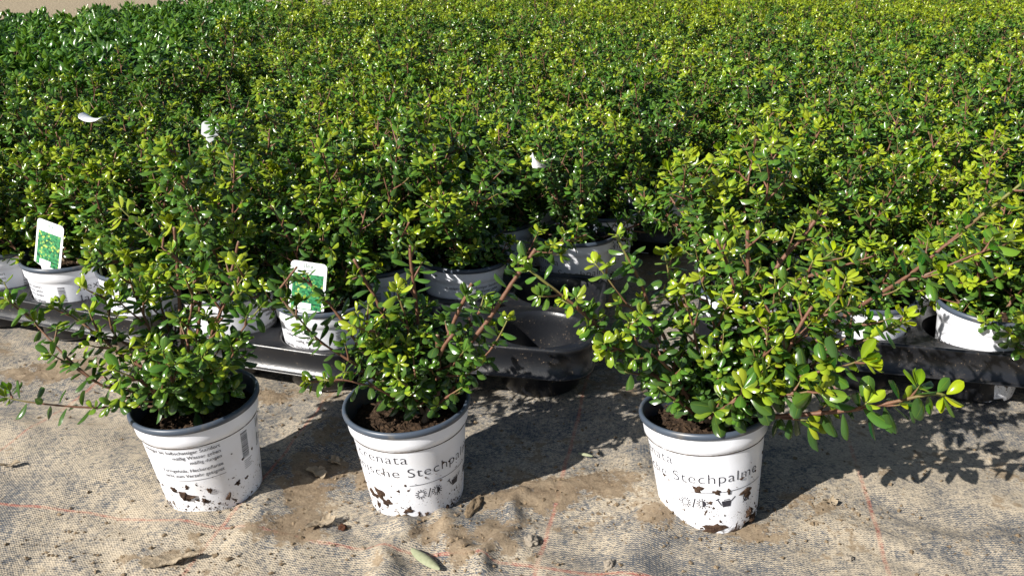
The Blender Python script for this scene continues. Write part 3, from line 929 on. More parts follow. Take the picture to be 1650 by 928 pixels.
B3 = [
    ([(1132, 672, 0), (1093, 622, -.01), (1035, 590, -.02), (977, 532, -.03), (934, 495, -.03), (889, 460, -.03), (850, 429, -.03)], dict(r0=.0026, r1=.0014, start=.2, flush=.35, twig_every=.045, twig_len=(.02, .05), tip=True)),
    ([(1000, 556, -.02), (960, 520, -.04), (925, 492, -.05), (905, 480, -.05)], dict(r0=.0014, flush=1.1, twig_every=.02, twig_len=(.015, .03), start=.1)),
    ([(1010, 566, -.02), (985, 556, -.05), (965, 560, -.06)], dict(r0=.0012, flush=1.1, twig_every=.02, twig_len=(.012, .025), start=.1)),
    ([(1130, 670, 0), (1080, 560, .01), (1047, 491, .01), (1031, 449, .01), (1008, 406, .01), (992, 375, .01)], dict(r0=.0024, r1=.0013, start=.3, flush=.55, twig_every=.05, twig_len=(.015, .03))),
    ([(1128, 670, 0), (1055, 535, 0), (1008, 484, -.01), (975, 440, -.01), (958, 421, -.01)], dict(r0=.0020, start=.3, flush=.7, twig_every=.04, twig_len=(.015, .03))),
    ([(1132, 670, 0), (1128, 588, 0), (1117, 526, 0), (1101, 468, 0), (1095, 455, 0)], dict(r0=.0022, flush=.8, twig_every=.018, twig_len=(.015, .04))),
    ([(1136, 670, .01), (1155, 565, .02), (1148, 511, .02), (1136, 468, .02), (1128, 440, .02)], dict(r0=.0022, flush=.9, twig_every=.018)),
    ([(1140, 670, .02), (1175, 590, .04), (1190, 526, .05), (1179, 445, .06), (1155, 383, .06)], dict(r0=.0024, flush=.4, r1=.0015, cut=True)),
    ([(1142, 672, 0), (1200, 620, -.01), (1256, 584, -.02), (1287, 526, -.02), (1309, 491, -.02)], dict(r0=.0024, r1=.0018, cut=True, flush=.6, start=.25)),
    ([(1138, 676, -.02), (1165, 655, -.05), (1206, 631, -.06), (1229, 612, -.06)], dict(r0=.0022, flush=.85, start=.2, twig_len=(.015, .03), scale=1.5)),
    ([(1142, 676, -.01), (1190, 668, -.02), (1250, 668, -.03), (1358, 659, -.05), (1425, 648, -.06), (1498, 632, -.07), (1524, 634, -.07)], dict(r0=.0030, r1=.0016, start=.3, flush=.75, twig_every=.035, twig_len=(.018, .04), scale=1.65, droop=.55)),
    ([(1200, 640, -.02), (1250, 620, -.04), (1300, 601, -.05), (1362, 586, -.06), (1394, 574, -.06)], dict(r0=.0022, start=.2, flush=1.0, twig_every=.03, twig_len=(.015, .03), scale=1.45)),
    ([(1200, 630, 0), (1310, 582, 0), (1358, 558, 0), (1413, 535, 0), (1462, 515, 0)], dict(r0=.0022, start=.2, flush=.95, twig_every=.025, twig_len=(.015, .035), scale=1.35)),
    ([(1180, 640, .02), (1290, 567, .03), (1355, 512, .04), (1401, 481, .05), (1463, 442, .06), (1529, 388, .07), (1600, 330, .08), (1648, 292, .08)], dict(r0=.0027, r1=.0016, start=.3, flush=.3, twig_every=.03, twig_len=(.02, .045), scale=1.0)),
    ([(1463, 448, .06), (1483, 444, .06), (1560, 412, .05), (1634, 384, .05)], dict(r0=.0016, start=.1, flush=.6, twig_every=.04, twig_len=(.015, .03), scale=1.5)),
    ([(1150, 665, 0), (1215, 600, -.02), (1235, 555, -.03), (1235, 520, -.03)], dict(flush=1.0, twig_every=.014)),
    ([(1150, 668, -.01), (1230, 640, -.05), (1290, 630, -.07), (1330, 622, -.08)], dict(flush=.8, twig_every=.02, scale=1.4)),
    ([(1150, 665, 0), (1230, 590, .02), (1245, 500, .03), (1250, 440, .03)], dict(flush=.5, twig_every=.02)),
    ([(1130, 672, -.01), (1095, 645, -.04), (1060, 620, -.05)], dict(flush=.1, twig_len=(.015, .03))),
    ([(1128, 672, -.01), (1085, 600, -.03), (1040, 560, -.04), (1010, 545, -.04)], dict(flush=.2, twig_every=.016)),
    ([(1150, 665, 0), (1260, 620, .0), (1340, 560, .0), (1400, 510, .0)], dict(flush=.5, twig_every=.018)),
]
B3 += [
    ([(1150, 662, .02), (1200, 540, .05), (1252, 429, .07), (1291, 383, .08), (1326, 336, .09)], dict(r0=.0030, r1=.0022, cut=True, flush=.45, start=.3)),
    ([(1145, 662, .02), (1185, 560, .04), (1203, 470, .05), (1205, 368, .06)], dict(r0=.0026, r1=.0022, cut=True, flush=.5, start=.35)),
    ([(1140, 665, .01), (1110, 560, .03), (1085, 470, .04), (1070, 400, .05)], dict(flush=.7, start=.35)),
    ([(1155, 665, .01), (1240, 540, .03), (1300, 440, .05), (1345, 400, .05)], dict(flush=.8, start=.3)),
    ([(1150, 665, .0), (1250, 580, -.01), (1330, 500, -.01), (1372, 455, .0)], dict(flush=.9, start=.3, scale=1.15)),
]
def mud_on_pot(spots, seed, n_small):
    g = np.random.RandomState(seed); V, Fc = [], []
    def blob(ang, z, s, thick):
        nr, na = 5, 16
        ph = g.rand(4) * 6.28; am = g.uniform(.12, .34, 4)
        el = g.uniform(.55, 1.6); b = len(V)
        for k in range(nr + 1):
            q = k / nr
            for i in range(na):
                a = 2 * math.pi * i / na
                rr = s * q * (1 + am[0] * math.sin(2 * a + ph[0]) + am[1] * math.sin(3 * a + ph[1]) + am[2] * math.sin(5 * a + ph[2]) + am[3] * .6 * math.sin(7 * a + ph[3]))
                u, w = rr * math.cos(a) * el, rr * math.sin(a)
                h = thick * (1 - q ** 2) * (1 + .7 * (g.rand() - .5)) + (.00035 if k < nr else -.0003)
                zz = max(.001, z + w); r = pot_r(zz) + h; th = ang + u / .057
                V.append((r * math.cos(th), r * math.sin(th), zz))
        for k in range(nr):
            for i in range(na):
                j = (i + 1) % na
                Fc.append((b + k * na + i, b + (k + 1) * na + i, b + (k + 1) * na + j, b + k * na + j))
    for a, z, s, t_ in spots: blob(a, z, s, t_)
    for _ in range(n_small):
        a, z = g.uniform(-1.4, 1.4), .075 * g.rand() ** 1.7 + .004
        blob(a, z, .0003 + .0017 * g.rand() ** 4, .0004)
    return mesh_from('mud_stain', V, Fc, [M_WETMUD], smooth=False)
M_WETMUD = soil_material('wet_mud', (0.036, 0.021, 0.015), (0.125, 0.078, 0.050))
HL = ['white pot printed with small care text, leftmost of three standing on the ground cloth',
      'middle of the three loose white pots, tall bare cut stems, standing beside empty tray cells',
      'loose white pot reading Stechpalme, bush with a long low branch reaching right over the cloth']
for k, (bs, ex, yl, lf, ra, it, fl) in enumerate([(B1, (-.008, 0), .42, (.015, .024), .55, .0060, 7), (B2, (.0, .01), .65, (.015, .023), .54, .0054, 11), (B3, (0, .01), .65, (.015, .023), .54, .0054, 12)]):
    fol, ste = hero(11 + k, k, bs, ex, yl, lf, ra, it, fill=max(6, fl - 2))
    P = POTS[k]; z = gh(P['c'].x, P['c'].y) + P['dz']
    root = empty('potted_shrub', (P['c'].x, P['c'].y, z))
    tag(root, HL[k], 'potted shrub', 'potted shrubs standing loose in front')
    tl = P['tilt']
    pot = obj('pot', ME_POT, root)
    pot.rotation_euler = (Matrix.Rotation(tl[0], 3, 'X') @ Matrix.Rotation(tl[1], 3, 'Y') @ Matrix.Rotation(P['rot'], 3, 'Z')).to_euler()
    obj('rim', ME_RIM, pot); obj('lettering', ME_LETTER, pot); obj('care_symbols', ME_ICON, pot); obj('care_text', ME_CARE, pot); obj('barcode', ME_BAR, pot)
    # angle 0 of the stains looks at the camera
    mud = [[(-.16, .033, .0058, .004), (-.40, .041, .0030, .002), (.16, .026, .0030, .0015), (.30, .038, .0035, .001), (.62, .022, .0040, .002), (.10, .006, .0028, .001), (.85, .034, .003, .001), (-.1, .046, .003, .001)],
           [(-.62, .036, .0065, .002), (-.50, .026, .0055, .002), (-.85, .030, .005, .001), (-.75, .018, .0045, .001), (-.05, .018, .0045, .001), (.15, .012, .003, .001), (.75, .006, .006, .002), (.3, .010, .003, .001)],
           [(-.35, .057, .004, .001), (-.10, .007, .0075, .0015), (.72, .016, .005, .002), (.60, .044, .0055, .001), (.2, .052, .0035, .001), (-.02, .053, .003, .001), (.85, .005, .006, .002)]][k]
    obj('mud_stain', mud_on_pot(mud, 50 + k, 90), pot, rot=(0, 0, R(-90) - P['rot']))
    obj('soil', soil_mesh(20 + k, .101), pot)
    obj('stems', ste, root); obj('foliage', fol, root)
    if k == 2:   # a pale root and dry blades on the soil
        rr = smooth_line([(-.030, -.043, .106), (-.012, -.046, .108), (.004, -.038, .109), (.012, -.028, .110)], .003)
        v, f, c, mi = build_tubes([(rr, .0012, .0022, 0, 0, False)], 6)
        tot = np.array([len(q) for q in f]); st = np.concatenate([[0], np.cumsum(tot)[:-1]])
        obj('root', mesh_np('root', v, np.array([i for q in f for i in q]), st, tot, [M_ROOT]), root)

# ------------------------------------------------------------------ trays
CELL = 0.149
def tray_mesh(nu, nv, TRAY_TOP, SKIRT_LOW):
    c = CELL; hx, hy, rc = nu * c / 2, nv * c / 2, 0.045
    V, F = [], []
    def rnd(x, y):
        ax, ay = hx - rc, hy - rc
        if abs(x) > ax and abs(y) > ay:
            dx, dy = abs(x) - ax, abs(y) - ay; d = math.hypot(dx, dy)
            m = max(dx, dy)
            if d > 1e-9: dx, dy = dx / d * m, dy / d * m
            return math.copysign(ax + dx, x), math.copysign(ay + dy, y)
        return x, y
    n = 40
    for i in range(nu):
        for j in range(nv):
            cx, cy = -hx + c * (i + .5), -hy + c * (j + .5)
            rings = []
            sq = []
            for k in range(n):
                a = 2 * math.pi * (k + .5) / n
                m = max(abs(math.cos(a)), abs(math.sin(a)))
                x, y = cx + c / 2 * math.cos(a) / m, cy + c / 2 * math.sin(a) / m
                sq.append((*rnd(x, y), TRAY_TOP))
            rings.append(sq)
            # corner-filling is done by duplicating square corners below
            for r, z in ((0.0685, TRAY_TOP), (0.0665, TRAY_TOP + 0.0012), (0.0645, TRAY_TOP - 0.0005), (0.0625, TRAY_TOP - 0.006), (0.0610, TRAY_TOP - .017), (0.0595, SKIRT_LOW), (0.0585, SKIRT_LOW - .003), (0.0555, 0.004), (0.0530, 0.001), (0.02, 0.0015)):
                rings.append([(cx + r * math.cos(2 * math.pi * (k + .5) / n), cy + r * math.sin(2 * math.pi * (k + .5) / n), z) for k in range(n)])
            b = len(V)
            for rg in rings: V += rg
            V.append((cx, cy, 0.004))
            for q in range(len(rings) - 1):
                for k in range(n):
                    F.append((b + q * n + k, b + (q + 1) * n + k, b + (q + 1) * n + (k + 1) % n, b + q * n + (k + 1) % n))
            for k in range(n): F.append((b + (len(rings) - 1) * n + k, len(V) - 1, b + (len(rings) - 1) * n + (k + 1) % n))
    # skirt: rounded rectangle loop swept through a profile
    loop = []
    for qx, qy, a0 in ((1, 1, 0), (-1, 1, 90), (-1, -1, 180), (1, -1, 270)):
        for s in range(11):
            a = R(a0 + 9 * s)
            loop.append((qx * (hx - rc), qy * (hy - rc), math.cos(a), math.sin(a)))
    prof = [(-0.006, TRAY_TOP + 0.0004), (-0.003, TRAY_TOP + 0.0032), (0.0, TRAY_TOP + 0.0038), (0.0022, TRAY_TOP + 0.0028), (0.0030, TRAY_TOP), (0.0012, TRAY_TOP - 0.004), (-0.0020, SKIRT_LOW + 0.003), (0.0030, SKIRT_LOW + 0.0015), (0.0045, SKIRT_LOW), (0.0030, SKIRT_LOW - 0.0012), (-0.010, SKIRT_LOW - 0.001)]
    b = len(V); m = len(loop)
    for o, z in prof:
        for x, y, ca, sa in loop: V.append((x + (rc + o) * ca, y + (rc + o) * sa, z))
    for q in range(len(prof) - 1):
        for k in range(m): F.append((b + q * m + k, b + q * m + (k + 1) % m, b + (q + 1) * m + (k + 1) % m, b + (q + 1) * m + k))
    return mesh_from('plant_tray', V, F, [M_TRAY])
TRAYS = {}
def put_tray(x, y, ang, nu, nv, label, group=None, top=.068, low=.034):
    """x, y: world place of the front-left cell"""
    key = (nu, nv, top)
    if key not in TRAYS: TRAYS[key] = tray_mesh(nu, nv, top, low)
    U = (math.cos(ang), math.sin(ang)); Vv = (-math.sin(ang), math.cos(ang))
    ox, oy = (nu - 1) * CELL / 2, (nv - 1) * CELL / 2
    cx, cy = x + U[0] * ox + Vv[0] * oy, y + U[1] * ox + Vv[1] * oy
    o = obj('plant_tray', TRAYS[key], loc=(cx, cy, 0.005), rot=(0, 0, ang))
    tag(o, label, 'tray', group or 'black plant trays')
    return [[(x + U[0] * CELL * i + Vv[0] * CELL * j, y + U[1] * CELL * i + Vv[1] * CELL * j) for j in range(nv)] for i in range(nu)]

# ------------------------------------------------------------------ the field
VAR = [field_shrub(101, .205, yellow=.85), field_shrub(102, .19, yellow=1.0), field_shrub(103, .215, yellow=.75), field_shrub(104, .20, yellow=1.1, stems=9), field_shrub(105, .21, yellow=.65), field_shrub(106, .195, yellow=.95, stems=7), field_shrub(107, .22, yellow=.7), field_shrub(108, .21, yellow=.8, avoid=-math.pi / 2)]
protos = []
for s in VAR:
    fol, ste = s.meshes(M_LEAF, 6, 5, 5)
    protos.append((fol, ste))
rng = random.Random(77)
ANG = R(-21)
GU = (math.cos(ANG), math.sin(ANG)); GV = (-math.sin(ANG), math.cos(ANG))
PROTO_ROOT = {}
def place_shrub(x, y, label, group, k=None, letters=False, rz=None, pot_rz=None, sc=None, z=0.0065, tilt=None, hide_plant=False):
    k = rng.randrange(7) if k is None else k
    key = (k, letters)
    rz = rng.uniform(0, 6.28) if rz is None else rz
    if key not in PROTO_ROOT:
        root = make_potted('potted_shrub', protos[k][0], protos[k][1], (0, 0, 0), letters=letters)
        PROTO_ROOT[key] = root
    else:
        root = clone(PROTO_ROOT[key])
    root.location = (x, y, z)
    root.rotation_euler = tilt or (rng.uniform(-.03, .03), rng.uniform(-.03, .03), 0)
    for ch in root.children:
        n = ch.name.split('.')[0]
        ch.rotation_euler = (0, 0, (pot_rz if pot_rz is not None else rz) if n == 'pot' else rz)
        if n in ('foliage', 'stems'):
            q = sc or rng.uniform(.86, 1.06)
            ch.scale = (q, q, q) if n == 'foliage' else ch.scale
            if n == 'stems': ch.scale = (q, q, q)
    # keep stems and foliage in one scale
    st = [c for c in root.children if c.name.split('.')[0] == 'stems'][0]
    fo = [c for c in root.children if c.name.split('.')[0] == 'foliage'][0]
    fo.scale = st.scale = (st.scale[0], st.scale[0], st.scale[0] * rng.uniform(.84, 1.10))
    tag(root, label, 'potted shrub', group)
    return root

cellsA = put_tray(-.978, 1.480, ANG, 4, 2, 'black tray at the far left edge carrying the pot with the upright picture card', 'black plant trays')
cellsB = put_tray(-.405, 1.245, R(-18), 2, 5, 'black tray behind the leftmost loose pot, holding the pot with a half hidden card')
cellsC = put_tray(-.106, 1.208, R(-11), 2, 2, 'black tray with an empty front corner cell, behind the middle loose pot', top=.081, low=.041)
cellsD = put_tray(.350, 1.238, R(-14), 4, 2, 'black tray on the right with grit on its front wall, behind the long low branch', top=.081, low=.041)

G0 = 'shrubs in the front rows of trays'
fronts = []   # (x, y)
def F(x, y, label, **kw):
    fronts.append((x, y)); return place_shrub(x, y, label, G0, letters=True, **kw)
F(*cellsA[2][0], 'shrub in the white pot that holds the upright green picture card', pot_rz=R(-68), k=7, rz=R(-12))
F(*cellsA[1][0], 'shrub in the white pot cut by the left picture edge, next to the card pot', pot_rz=R(-20), k=0)
F(*cellsA[0][0], 'shrub in the tray corner beyond the left picture edge', k=1)
F(*cellsA[3][0], 'shrub right of the card pot, yellow-green tips above the leftmost loose pot', k=5, sc=1.1)
for i in range(4): F(*cellsA[i][1], 'second-row shrub in the far left tray behind the card pot', k=i)
F(*cellsB[0][0], 'shrub in the white tray pot just right of and behind the leftmost loose pot', k=3, pot_rz=R(60))
F(*cellsB[1][0], 'shrub in the white tray pot with the half hidden card', k=7, pot_rz=R(-50), sc=.95, rz=R(15))
F(*cellsC[0][1], 'shrub in the white pot left of the empty tray cell, behind the middle loose pot', k=2, pot_rz=R(10), z=.012)
F(.108, 1.495, 'dark shrub in the white pot standing just behind the tray with empty cells', k=6, pot_rz=R(-225), z=.003)
F(*cellsD[0][0], 'shrub in the leftmost white pot of the right tray, behind the loose Stechpalme pot', k=0, pot_rz=R(150), sc=1.08, tilt=(0, -.08, 0))
F(*cellsD[1][0], 'shrub in the second white pot of the right tray, above the long low branch', k=5, pot_rz=R(-250))
F(cellsD[2][0][0] + .012, cellsD[2][0][1], 'shrub in the mud-splashed white pot by the right picture edge', k=3, pot_rz=R(30))
F(*cellsD[3][0], 'shrub in the right tray beyond the right picture edge', k=2)
F(*cellsD[0][1], 'shrub leaning left over the bare ground gap, in the rear corner of the right tray', k=1, sc=1.18, tilt=(0, -.20, 0))
for i in range(1, 4): F(*cellsD[i][1], 'second-row shrub in the right tray', k=(i * 3 + 1) % 7)
for i in range(2):
    for j in range(1, 5): F(*cellsB[i][j], 'shrub in the rear rows of the tray with the half hidden card', k=(i * 2 + j) % 7)
for u_, v_ in ((-.59, 1.46), (-.437, 1.60), (-.59, 1.612)):
    F(GU[0] * u_ + GV[0] * v_, GU[1] * u_ + GV[1] * v_, 'shrub on the ground in the rows behind the tray with empty cells', z=.003)

def in_view(x, y, m=0.28, h=0.25):
    if y < 0.9: return False
    return abs(x) < 0.565 * (y * CP + (CAM_H - h) * SP) + m

lanes = [(-3.28, 1.02), (-2.665, 1.01), (-2.05, 1.05), (-1.435, 1.345), (-.825, 1.785), (-.126, 1.63), (.505, 1.34), (1.12, 1.29), (1.735, 1.30), (2.35, 1.28)]
EMPTY = [(on_plane(385, 250, .13), .13), (on_plane(1072, 335, .13), .001)]
cand, broad = [], []
tray_spots = []
for u0, v0 in lanes:
    v = v0
    while v < 7.6:
        keep = False
        jit_u, jit_a = rng.uniform(-.006, .006), rng.uniform(-.012, .012)
        cells = []
        for j in range(2):
            for i in range(4):
                u, w = u0 + jit_u + CELL * i - (0.09 if v > 1.9 and u0 > -.2 else 0), v + CELL * j
                x, y = GU[0] * u + GV[0] * w, GU[1] * u + GV[1] * w
                cells.append((x, y))
        vis = [c for c in cells if in_view(*c)]
        zone = []
        for (x, y) in vis:
            if x < -0.98 - 0.03 * (y - 2) and y > 2.05:
                if y < 5.05: broad.append((x, y))
            elif y < 5.1 + max(0, (x + 1.1)) * 0.8:
                cand.append((x, y)); zone.append((x, y))
        if zone: tray_spots.append((GU[0] * (u0 + jit_u) + GV[0] * v, GU[1] * (u0 + jit_u) + GV[1] * v, min(c[1] for c in cells)))
        v += 2 * CELL + 0.014
cand = [c for c in cand if min(math.hypot(c[0] - a, c[1] - b) for a, b in fronts) > 0.10]
cand = [c for c in cand if all(math.hypot(c[0] - e[0].x, c[1] - e[0].y) > e[1] for e in EMPTY)]
cand.sort(key=lambda c: math.hypot(*c))
NIND = 300 - len(fronts) - 3
near, rest = cand[:NIND], cand[NIND:]
LBL = 'small-leaved evergreen shrub with yellow-green tips standing in the dense block behind the front trays'
for (x, y) in near:
    place_shrub(x + rng.uniform(-.006, .006), y + rng.uniform(-.006, .006), LBL, 'shrubs in the dense block behind the front trays')
dmax = max(math.hypot(*c) for c in near)
for (x, y, my) in tray_spots:
    if math.hypot(x, y) < dmax:
        put_tray(x, y, ANG, 4, 2, 'black tray hidden under the dense block of shrubs', 'trays under the dense block')
print('individual', len(near) + len(fronts), 'rest', len(rest), 'broad', len(broad))

# the far shrubs, one mass
def mass(spots, variants, mat, seed):
    g = np.random.RandomState(seed)
    VV, QQ, CC, b = [], [], [], 0
    TV, TQ, TC = [], [], []
    geo = []
    for s in variants:
        V, Fq, Cc = build_leaves(s.arrays(), 4, 3, s.shape)
        tv, tf, tc, mi = build_tubes([t for t in s.T if t[1] > 0.0012], 4)
        geo.append((V, Fq, Cc, tv, np.array([f for f in tf if len(f) == 4]), tc))
    mats_idx = []
    for x, y in spots:
        V, Fq, Cc, tv, tf, tc = geo[g.randint(len(geo))]
        a = g.uniform(0, 6.28); q = g.uniform(.92, 1.1)
        Rm = np.array(((math.cos(a), math.sin(a), 0), (-math.sin(a), math.cos(a), 0), (0, 0, 1))) * q
        off = np.array((x, y, 0.008))
        VV.append(V @ Rm + off); QQ.append(Fq + b); b += len(V); CC.append(Cc); mats_idx.append(np.zeros(len(Fq)))
        VV.append(tv @ Rm + off); QQ.append(tf + b); b += len(tv); CC.append(tc); mats_idx.append(np.ones(len(tf)))
    Qa = np.vstack(QQ)
    return mesh_np('far_shrubs', np.vstack(VV), Qa.ravel(), np.arange(len(Qa)) * 4, np.full(len(Qa), 4), [mat, M_STEM], np.vstack(CC), np.concatenate(mats_idx))
if rest:
    tag(obj('far_shrubs', mass(rest, VAR[:5], M_LEAF, 9)), 'mass of small-leaved shrubs at the far end of the block', 'shrubs', kind='stuff')

# the broad-leaved bed at the upper left
BV = []
for s in (201, 202, 203):
    S = field_shrub(s, .20, yellow=.42, leaf=(.036, .054), ratio=.50, shape='broad', stems=8, inter=.013, every=.026)
    BV.append(S.meshes(M_LEAF_BROAD, 6, 5, 5))
bp = []
for n, (x, y) in enumerate(broad):
    k = n % 3
    if n < 3:
        root = make_potted('broad_leaved_shrub', BV[k][0], BV[k][1], (0, 0, 0), letters=False); bp.append(root)
    else:
        root = clone(bp[k])
    root.location = (x, y, 0.002)
    root.rotation_euler = (rng.uniform(-.04, .04), rng.uniform(-.04, .04), rng.uniform(0, 6.28))
    tag(root, 'broad-leaved glossy dark green shrub in the bed at the upper left', 'potted shrub', 'broad-leaved shrubs at the upper left')

# ------------------------------------------------------------------ picture cards stuck in pots
def card(loc, rot, label, w=0.052, h=0.085, face=True, bend=0.0, stem=0.03):
    root = empty('plant_label', loc, rot)
    tag(root, label, 'plant label', 'plant labels stuck in the pots')
    nxx, nzz, rc, th = 12, 16, 0.006, 0.0006
    out = []
    for qx, qz, a0 in ((1, 1, 0), (-1, 1, 90)):
        for s in range(7):
            a = R(a0 + 15 * s); out.append((qx * (w / 2 - rc) + rc * math.cos(a), h - rc + rc * math.sin(a)))
    out += [(-w / 2, h * .5), (-w / 2, 0.004), (-w * .2, 0), (-0.006, -stem * .4), (0, -stem), (0.006, -stem * .4), (w * .2, 0), (w / 2, 0.004), (w / 2, h * .5)]
    def bd(x, z, y=0): return (x, y + bend * (x / (w / 2)) ** 2 - bend * 2.0 * max(0, z / h) ** 2, z)
    n = len(out)
    # body as horizontal strips so it can bend
    zs = sorted(set([z for _, z in out] + list(np.linspace(0.004, h - rc, 10))))
    def xr(z):
        xs_ = []
        for (x0, z0), (x1, z1) in zip(out, out[1:] + out[:1]):
            if (z0 - z) * (z1 - z) <= 0 and abs(z1 - z0) > 1e-9: xs_.append(x0 + (x1 - x0) * (z - z0) / (z1 - z0))
            elif abs(z1 - z0) <= 1e-9 and abs(z - z0) < 1e-9: xs_ += [x0, x1]
        return (min(xs_), max(xs_)) if xs_ else (0, 0)
    V, Fc = [], []
    m = 9
    for side in (-1, 1):
        for z in zs:
            a, b = xr(z)
            for k in range(m):
                V.append(bd(a + (b - a) * k / (m - 1), z, side * th / 2))
    q = len(zs) * m
    for j in range(len(zs) - 1):
        for k in range(m - 1):
            i0 = j * m + k
            Fc.append((i0, i0 + 1, i0 + m + 1, i0 + m)); Fc.append((q + i0, q + i0 + m, q + i0 + m + 1, q + i0 + 1))
        Fc.append((j * m, (j + 1) * m, q + (j + 1) * m, q + j * m)); Fc.append((j * m + m - 1, q + j * m + m - 1, q + (j + 1) * m + m - 1, (j + 1) * m + m - 1))
    obj('card', mesh_from('card', V, Fc, [M_TAG], smooth=False), root)
    if face:
        V, Fc = [], []
        x0, x1, z0, z1 = -w * .42, w * .42, 0.003, h * .76
        for j in range(9):
            for i in range(9):
                x, z = x0 + (x1 - x0) * i / 8, z0 + (z1 - z0) * j / 8
                V.append(bd(x, z, -th / 2 - .00025))
        for j in range(8):
            for i in range(8): Fc.append((j * 9 + i, j * 9 + i + 1, j * 9 + i + 10, j * 9 + i + 9))
        obj('picture', mesh_from('picture', V, Fc, [M_PIC]), root)
        V, Fc = [], []
        for s, sz, zz in (('Ilex', 0.0095, h * .875), ('crenata', 0.0042, h * .815)):
            tv, tf = text_geo(s, sz, 0, 'CENTER'); b = len(V)
            V += [bd(x, y + zz, -th / 2 - .00025) for x, y, _ in tv]; Fc += [tuple(b + i for i in f) for f in tf]
        obj('lettering', mesh_from('lettering', V, Fc, [M_CARDINK], smooth=False), root)
        V = [bd(x, z, -th / 2 - .0005) for x, z in ((x0 + w * .14, z0 + .001), (x1 - w * .28, z0 + .001), (x1 - w * .28, z0 + .009), (x0 + w * .14, z0 + .009))]
        obj('care_panel', mesh_from('care_panel', V, [(0, 1, 2, 3)], [M_TAG], smooth=False), root)
    return root

a0, a1 = cellsA[2][0]
card((a0 - .012, a1 - .052, 0.126), (R(-8), R(12), R(-20)), 'upright white card with a green foliage picture in the leftmost visible pot', w=.050, h=.074, bend=.0008)
b0, b1 = cellsB[1][0]
card((b0 - .014, b1 - .060, 0.128), (R(-10), R(6), R(-8)), 'white picture card half hidden behind leaves of the middle loose shrub', w=.050, h=.068, bend=.0008)
def far_card(px, py, z, rot, label, **kw):
    p = on_plane(px, py, z); return card(p, rot, label, **kw)
far_card(155, 192, .333, (R(62), R(8), R(-8)), 'white card lying nearly flat on top of the shrubs, farthest left', w=.036, h=.024, face=False, bend=.006, stem=.02)
far_card(338, 222, .312, (R(-12), R(8), R(20)), 'small pale card tilted up beside the gap between shrubs, upper left', w=.025, h=.024, face=False, bend=.001, stem=.008)
far_card(862, 266, .282, (R(25), R(40), R(-20)), 'bent white card poking out of the shrubs above the empty tray cells', w=.028, h=.022, face=False, bend=.006, stem=.008)

# ------------------------------------------------------------------ small things on the cloth
def clod(seed, r, flat=0.6, rough=0.45, sub=3):
    import bmesh
    bm = bmesh.new(); bmesh.ops.create_icosphere(bm, subdivisions=sub, radius=1)
    for v in bm.verts:
        n = mnoise.noise(v.co * 1.6 + Vector((seed, 0, 0))) * rough + mnoise.noise(v.co * 5 + Vector((0, seed, 0))) * rough * .4
        v.co = v.co * (1 + n) * r
        v.co.z *= flat
    me = bpy.data.meshes.new('clod'); bm.to_mesh(me); bm.free()
    for p in me.polygons: p.use_smooth = False
    return me
def stone_mat():
    t = NT('grey_stone'); n = t.noise(t.coords(), 120, 5)
    return t.done(t.pbsdf(t.mix(n, (0.15, 0.125, 0.095), (0.34, 0.295, 0.235)), 0.9, t.bump(n, .6, .002)))
M_STONE = stone_mat()
def small(name, px, py, me, mat, label, cat, lift=.003, rz=0., group=None, rot=None):
    p = on_plane(px, py, 0); z = gh(p.x, p.y)
    me.materials.clear(); me.materials.append(mat)
    o = obj(name, me, loc=(p.x, p.y, z + lift), rot=rot or (0, 0, rz)); tag(o, label, cat, group); return o
small('stone', 855, 880, clod(1, .0075, .7), M_STONE, 'pale angular stone beside the orange thread, below the middle of the picture', 'stone')
small('stone', 1366, 0 + 905, clod(2, .004, .7), M_STONE, 'tiny pale stone near the bottom edge right of the Stechpalme pot', 'stone')
small('stone', 980, 918, clod(3, .0055, .8), M_STONE, 'upright pale stone lump at the bottom edge', 'stone')
small('stone', 763, 824, clod(4, .009, .5), M_DIRT, 'oblong mud lump right of the middle loose pot', 'stone', rot=(0, 0, R(70))).scale = (2.0, .75, 1)
small('seed_head', 552, 850, clod(5, .004, .9), soil_material('dark_seed', (.05, .02, .01), (.12, .05, .03)), 'small round red-brown seed head lying on the cloth', 'seed')
def flake(seed, w, l):
    V, Fc = [], []
    g = random.Random(seed); n = 18
    for i in range(n):
        for j in range(n):
            x, y = (i / (n - 1) - .5), (j / (n - 1) - .5)
            # irregular outline: pull the grid towards a wobbly disc
            a = math.atan2(y, x); m = max(abs(x), abs(y)) * 2
            rr = m * (.5 + .16 * math.sin(2 * a + seed) + .09 * math.sin(5 * a + seed * 2) + .05 * math.sin(9 * a))
            X, Y = rr * math.cos(a) * w, rr * math.sin(a) * l
            Z = .0035 * (x * 2) ** 2 + .0018 * mnoise.noise(Vector((X * 150, Y * 150, seed)))
            V.append((X, Y, Z))
    for i in range(n - 1):
        for j in range(n - 1): Fc.append((i * n + j, (i + 1) * n + j, (i + 1) * n + j + 1, i * n + j + 1))
    b = len(V); V += [(x, y, z - .0012) for x, y, z in V]
    Fc += [tuple(b + i for i in reversed(f)) for f in Fc[:]]
    for k in range(n - 1):
        for a_, c_ in ((k, k + 1), ((n - 1) * n + k + 1, (n - 1) * n + k), ((k + 1) * n, k * n), (k * n + n - 1, (k + 1) * n + n - 1)):
            Fc.append((a_, c_, b + c_, b + a_))
    return mesh_from('flake', V, Fc, [M_DIRT], smooth=False)
M_FLAKE = soil_material('pale_mud_crust', (0.24, 0.19, 0.13), (0.40, 0.33, 0.24), .5)
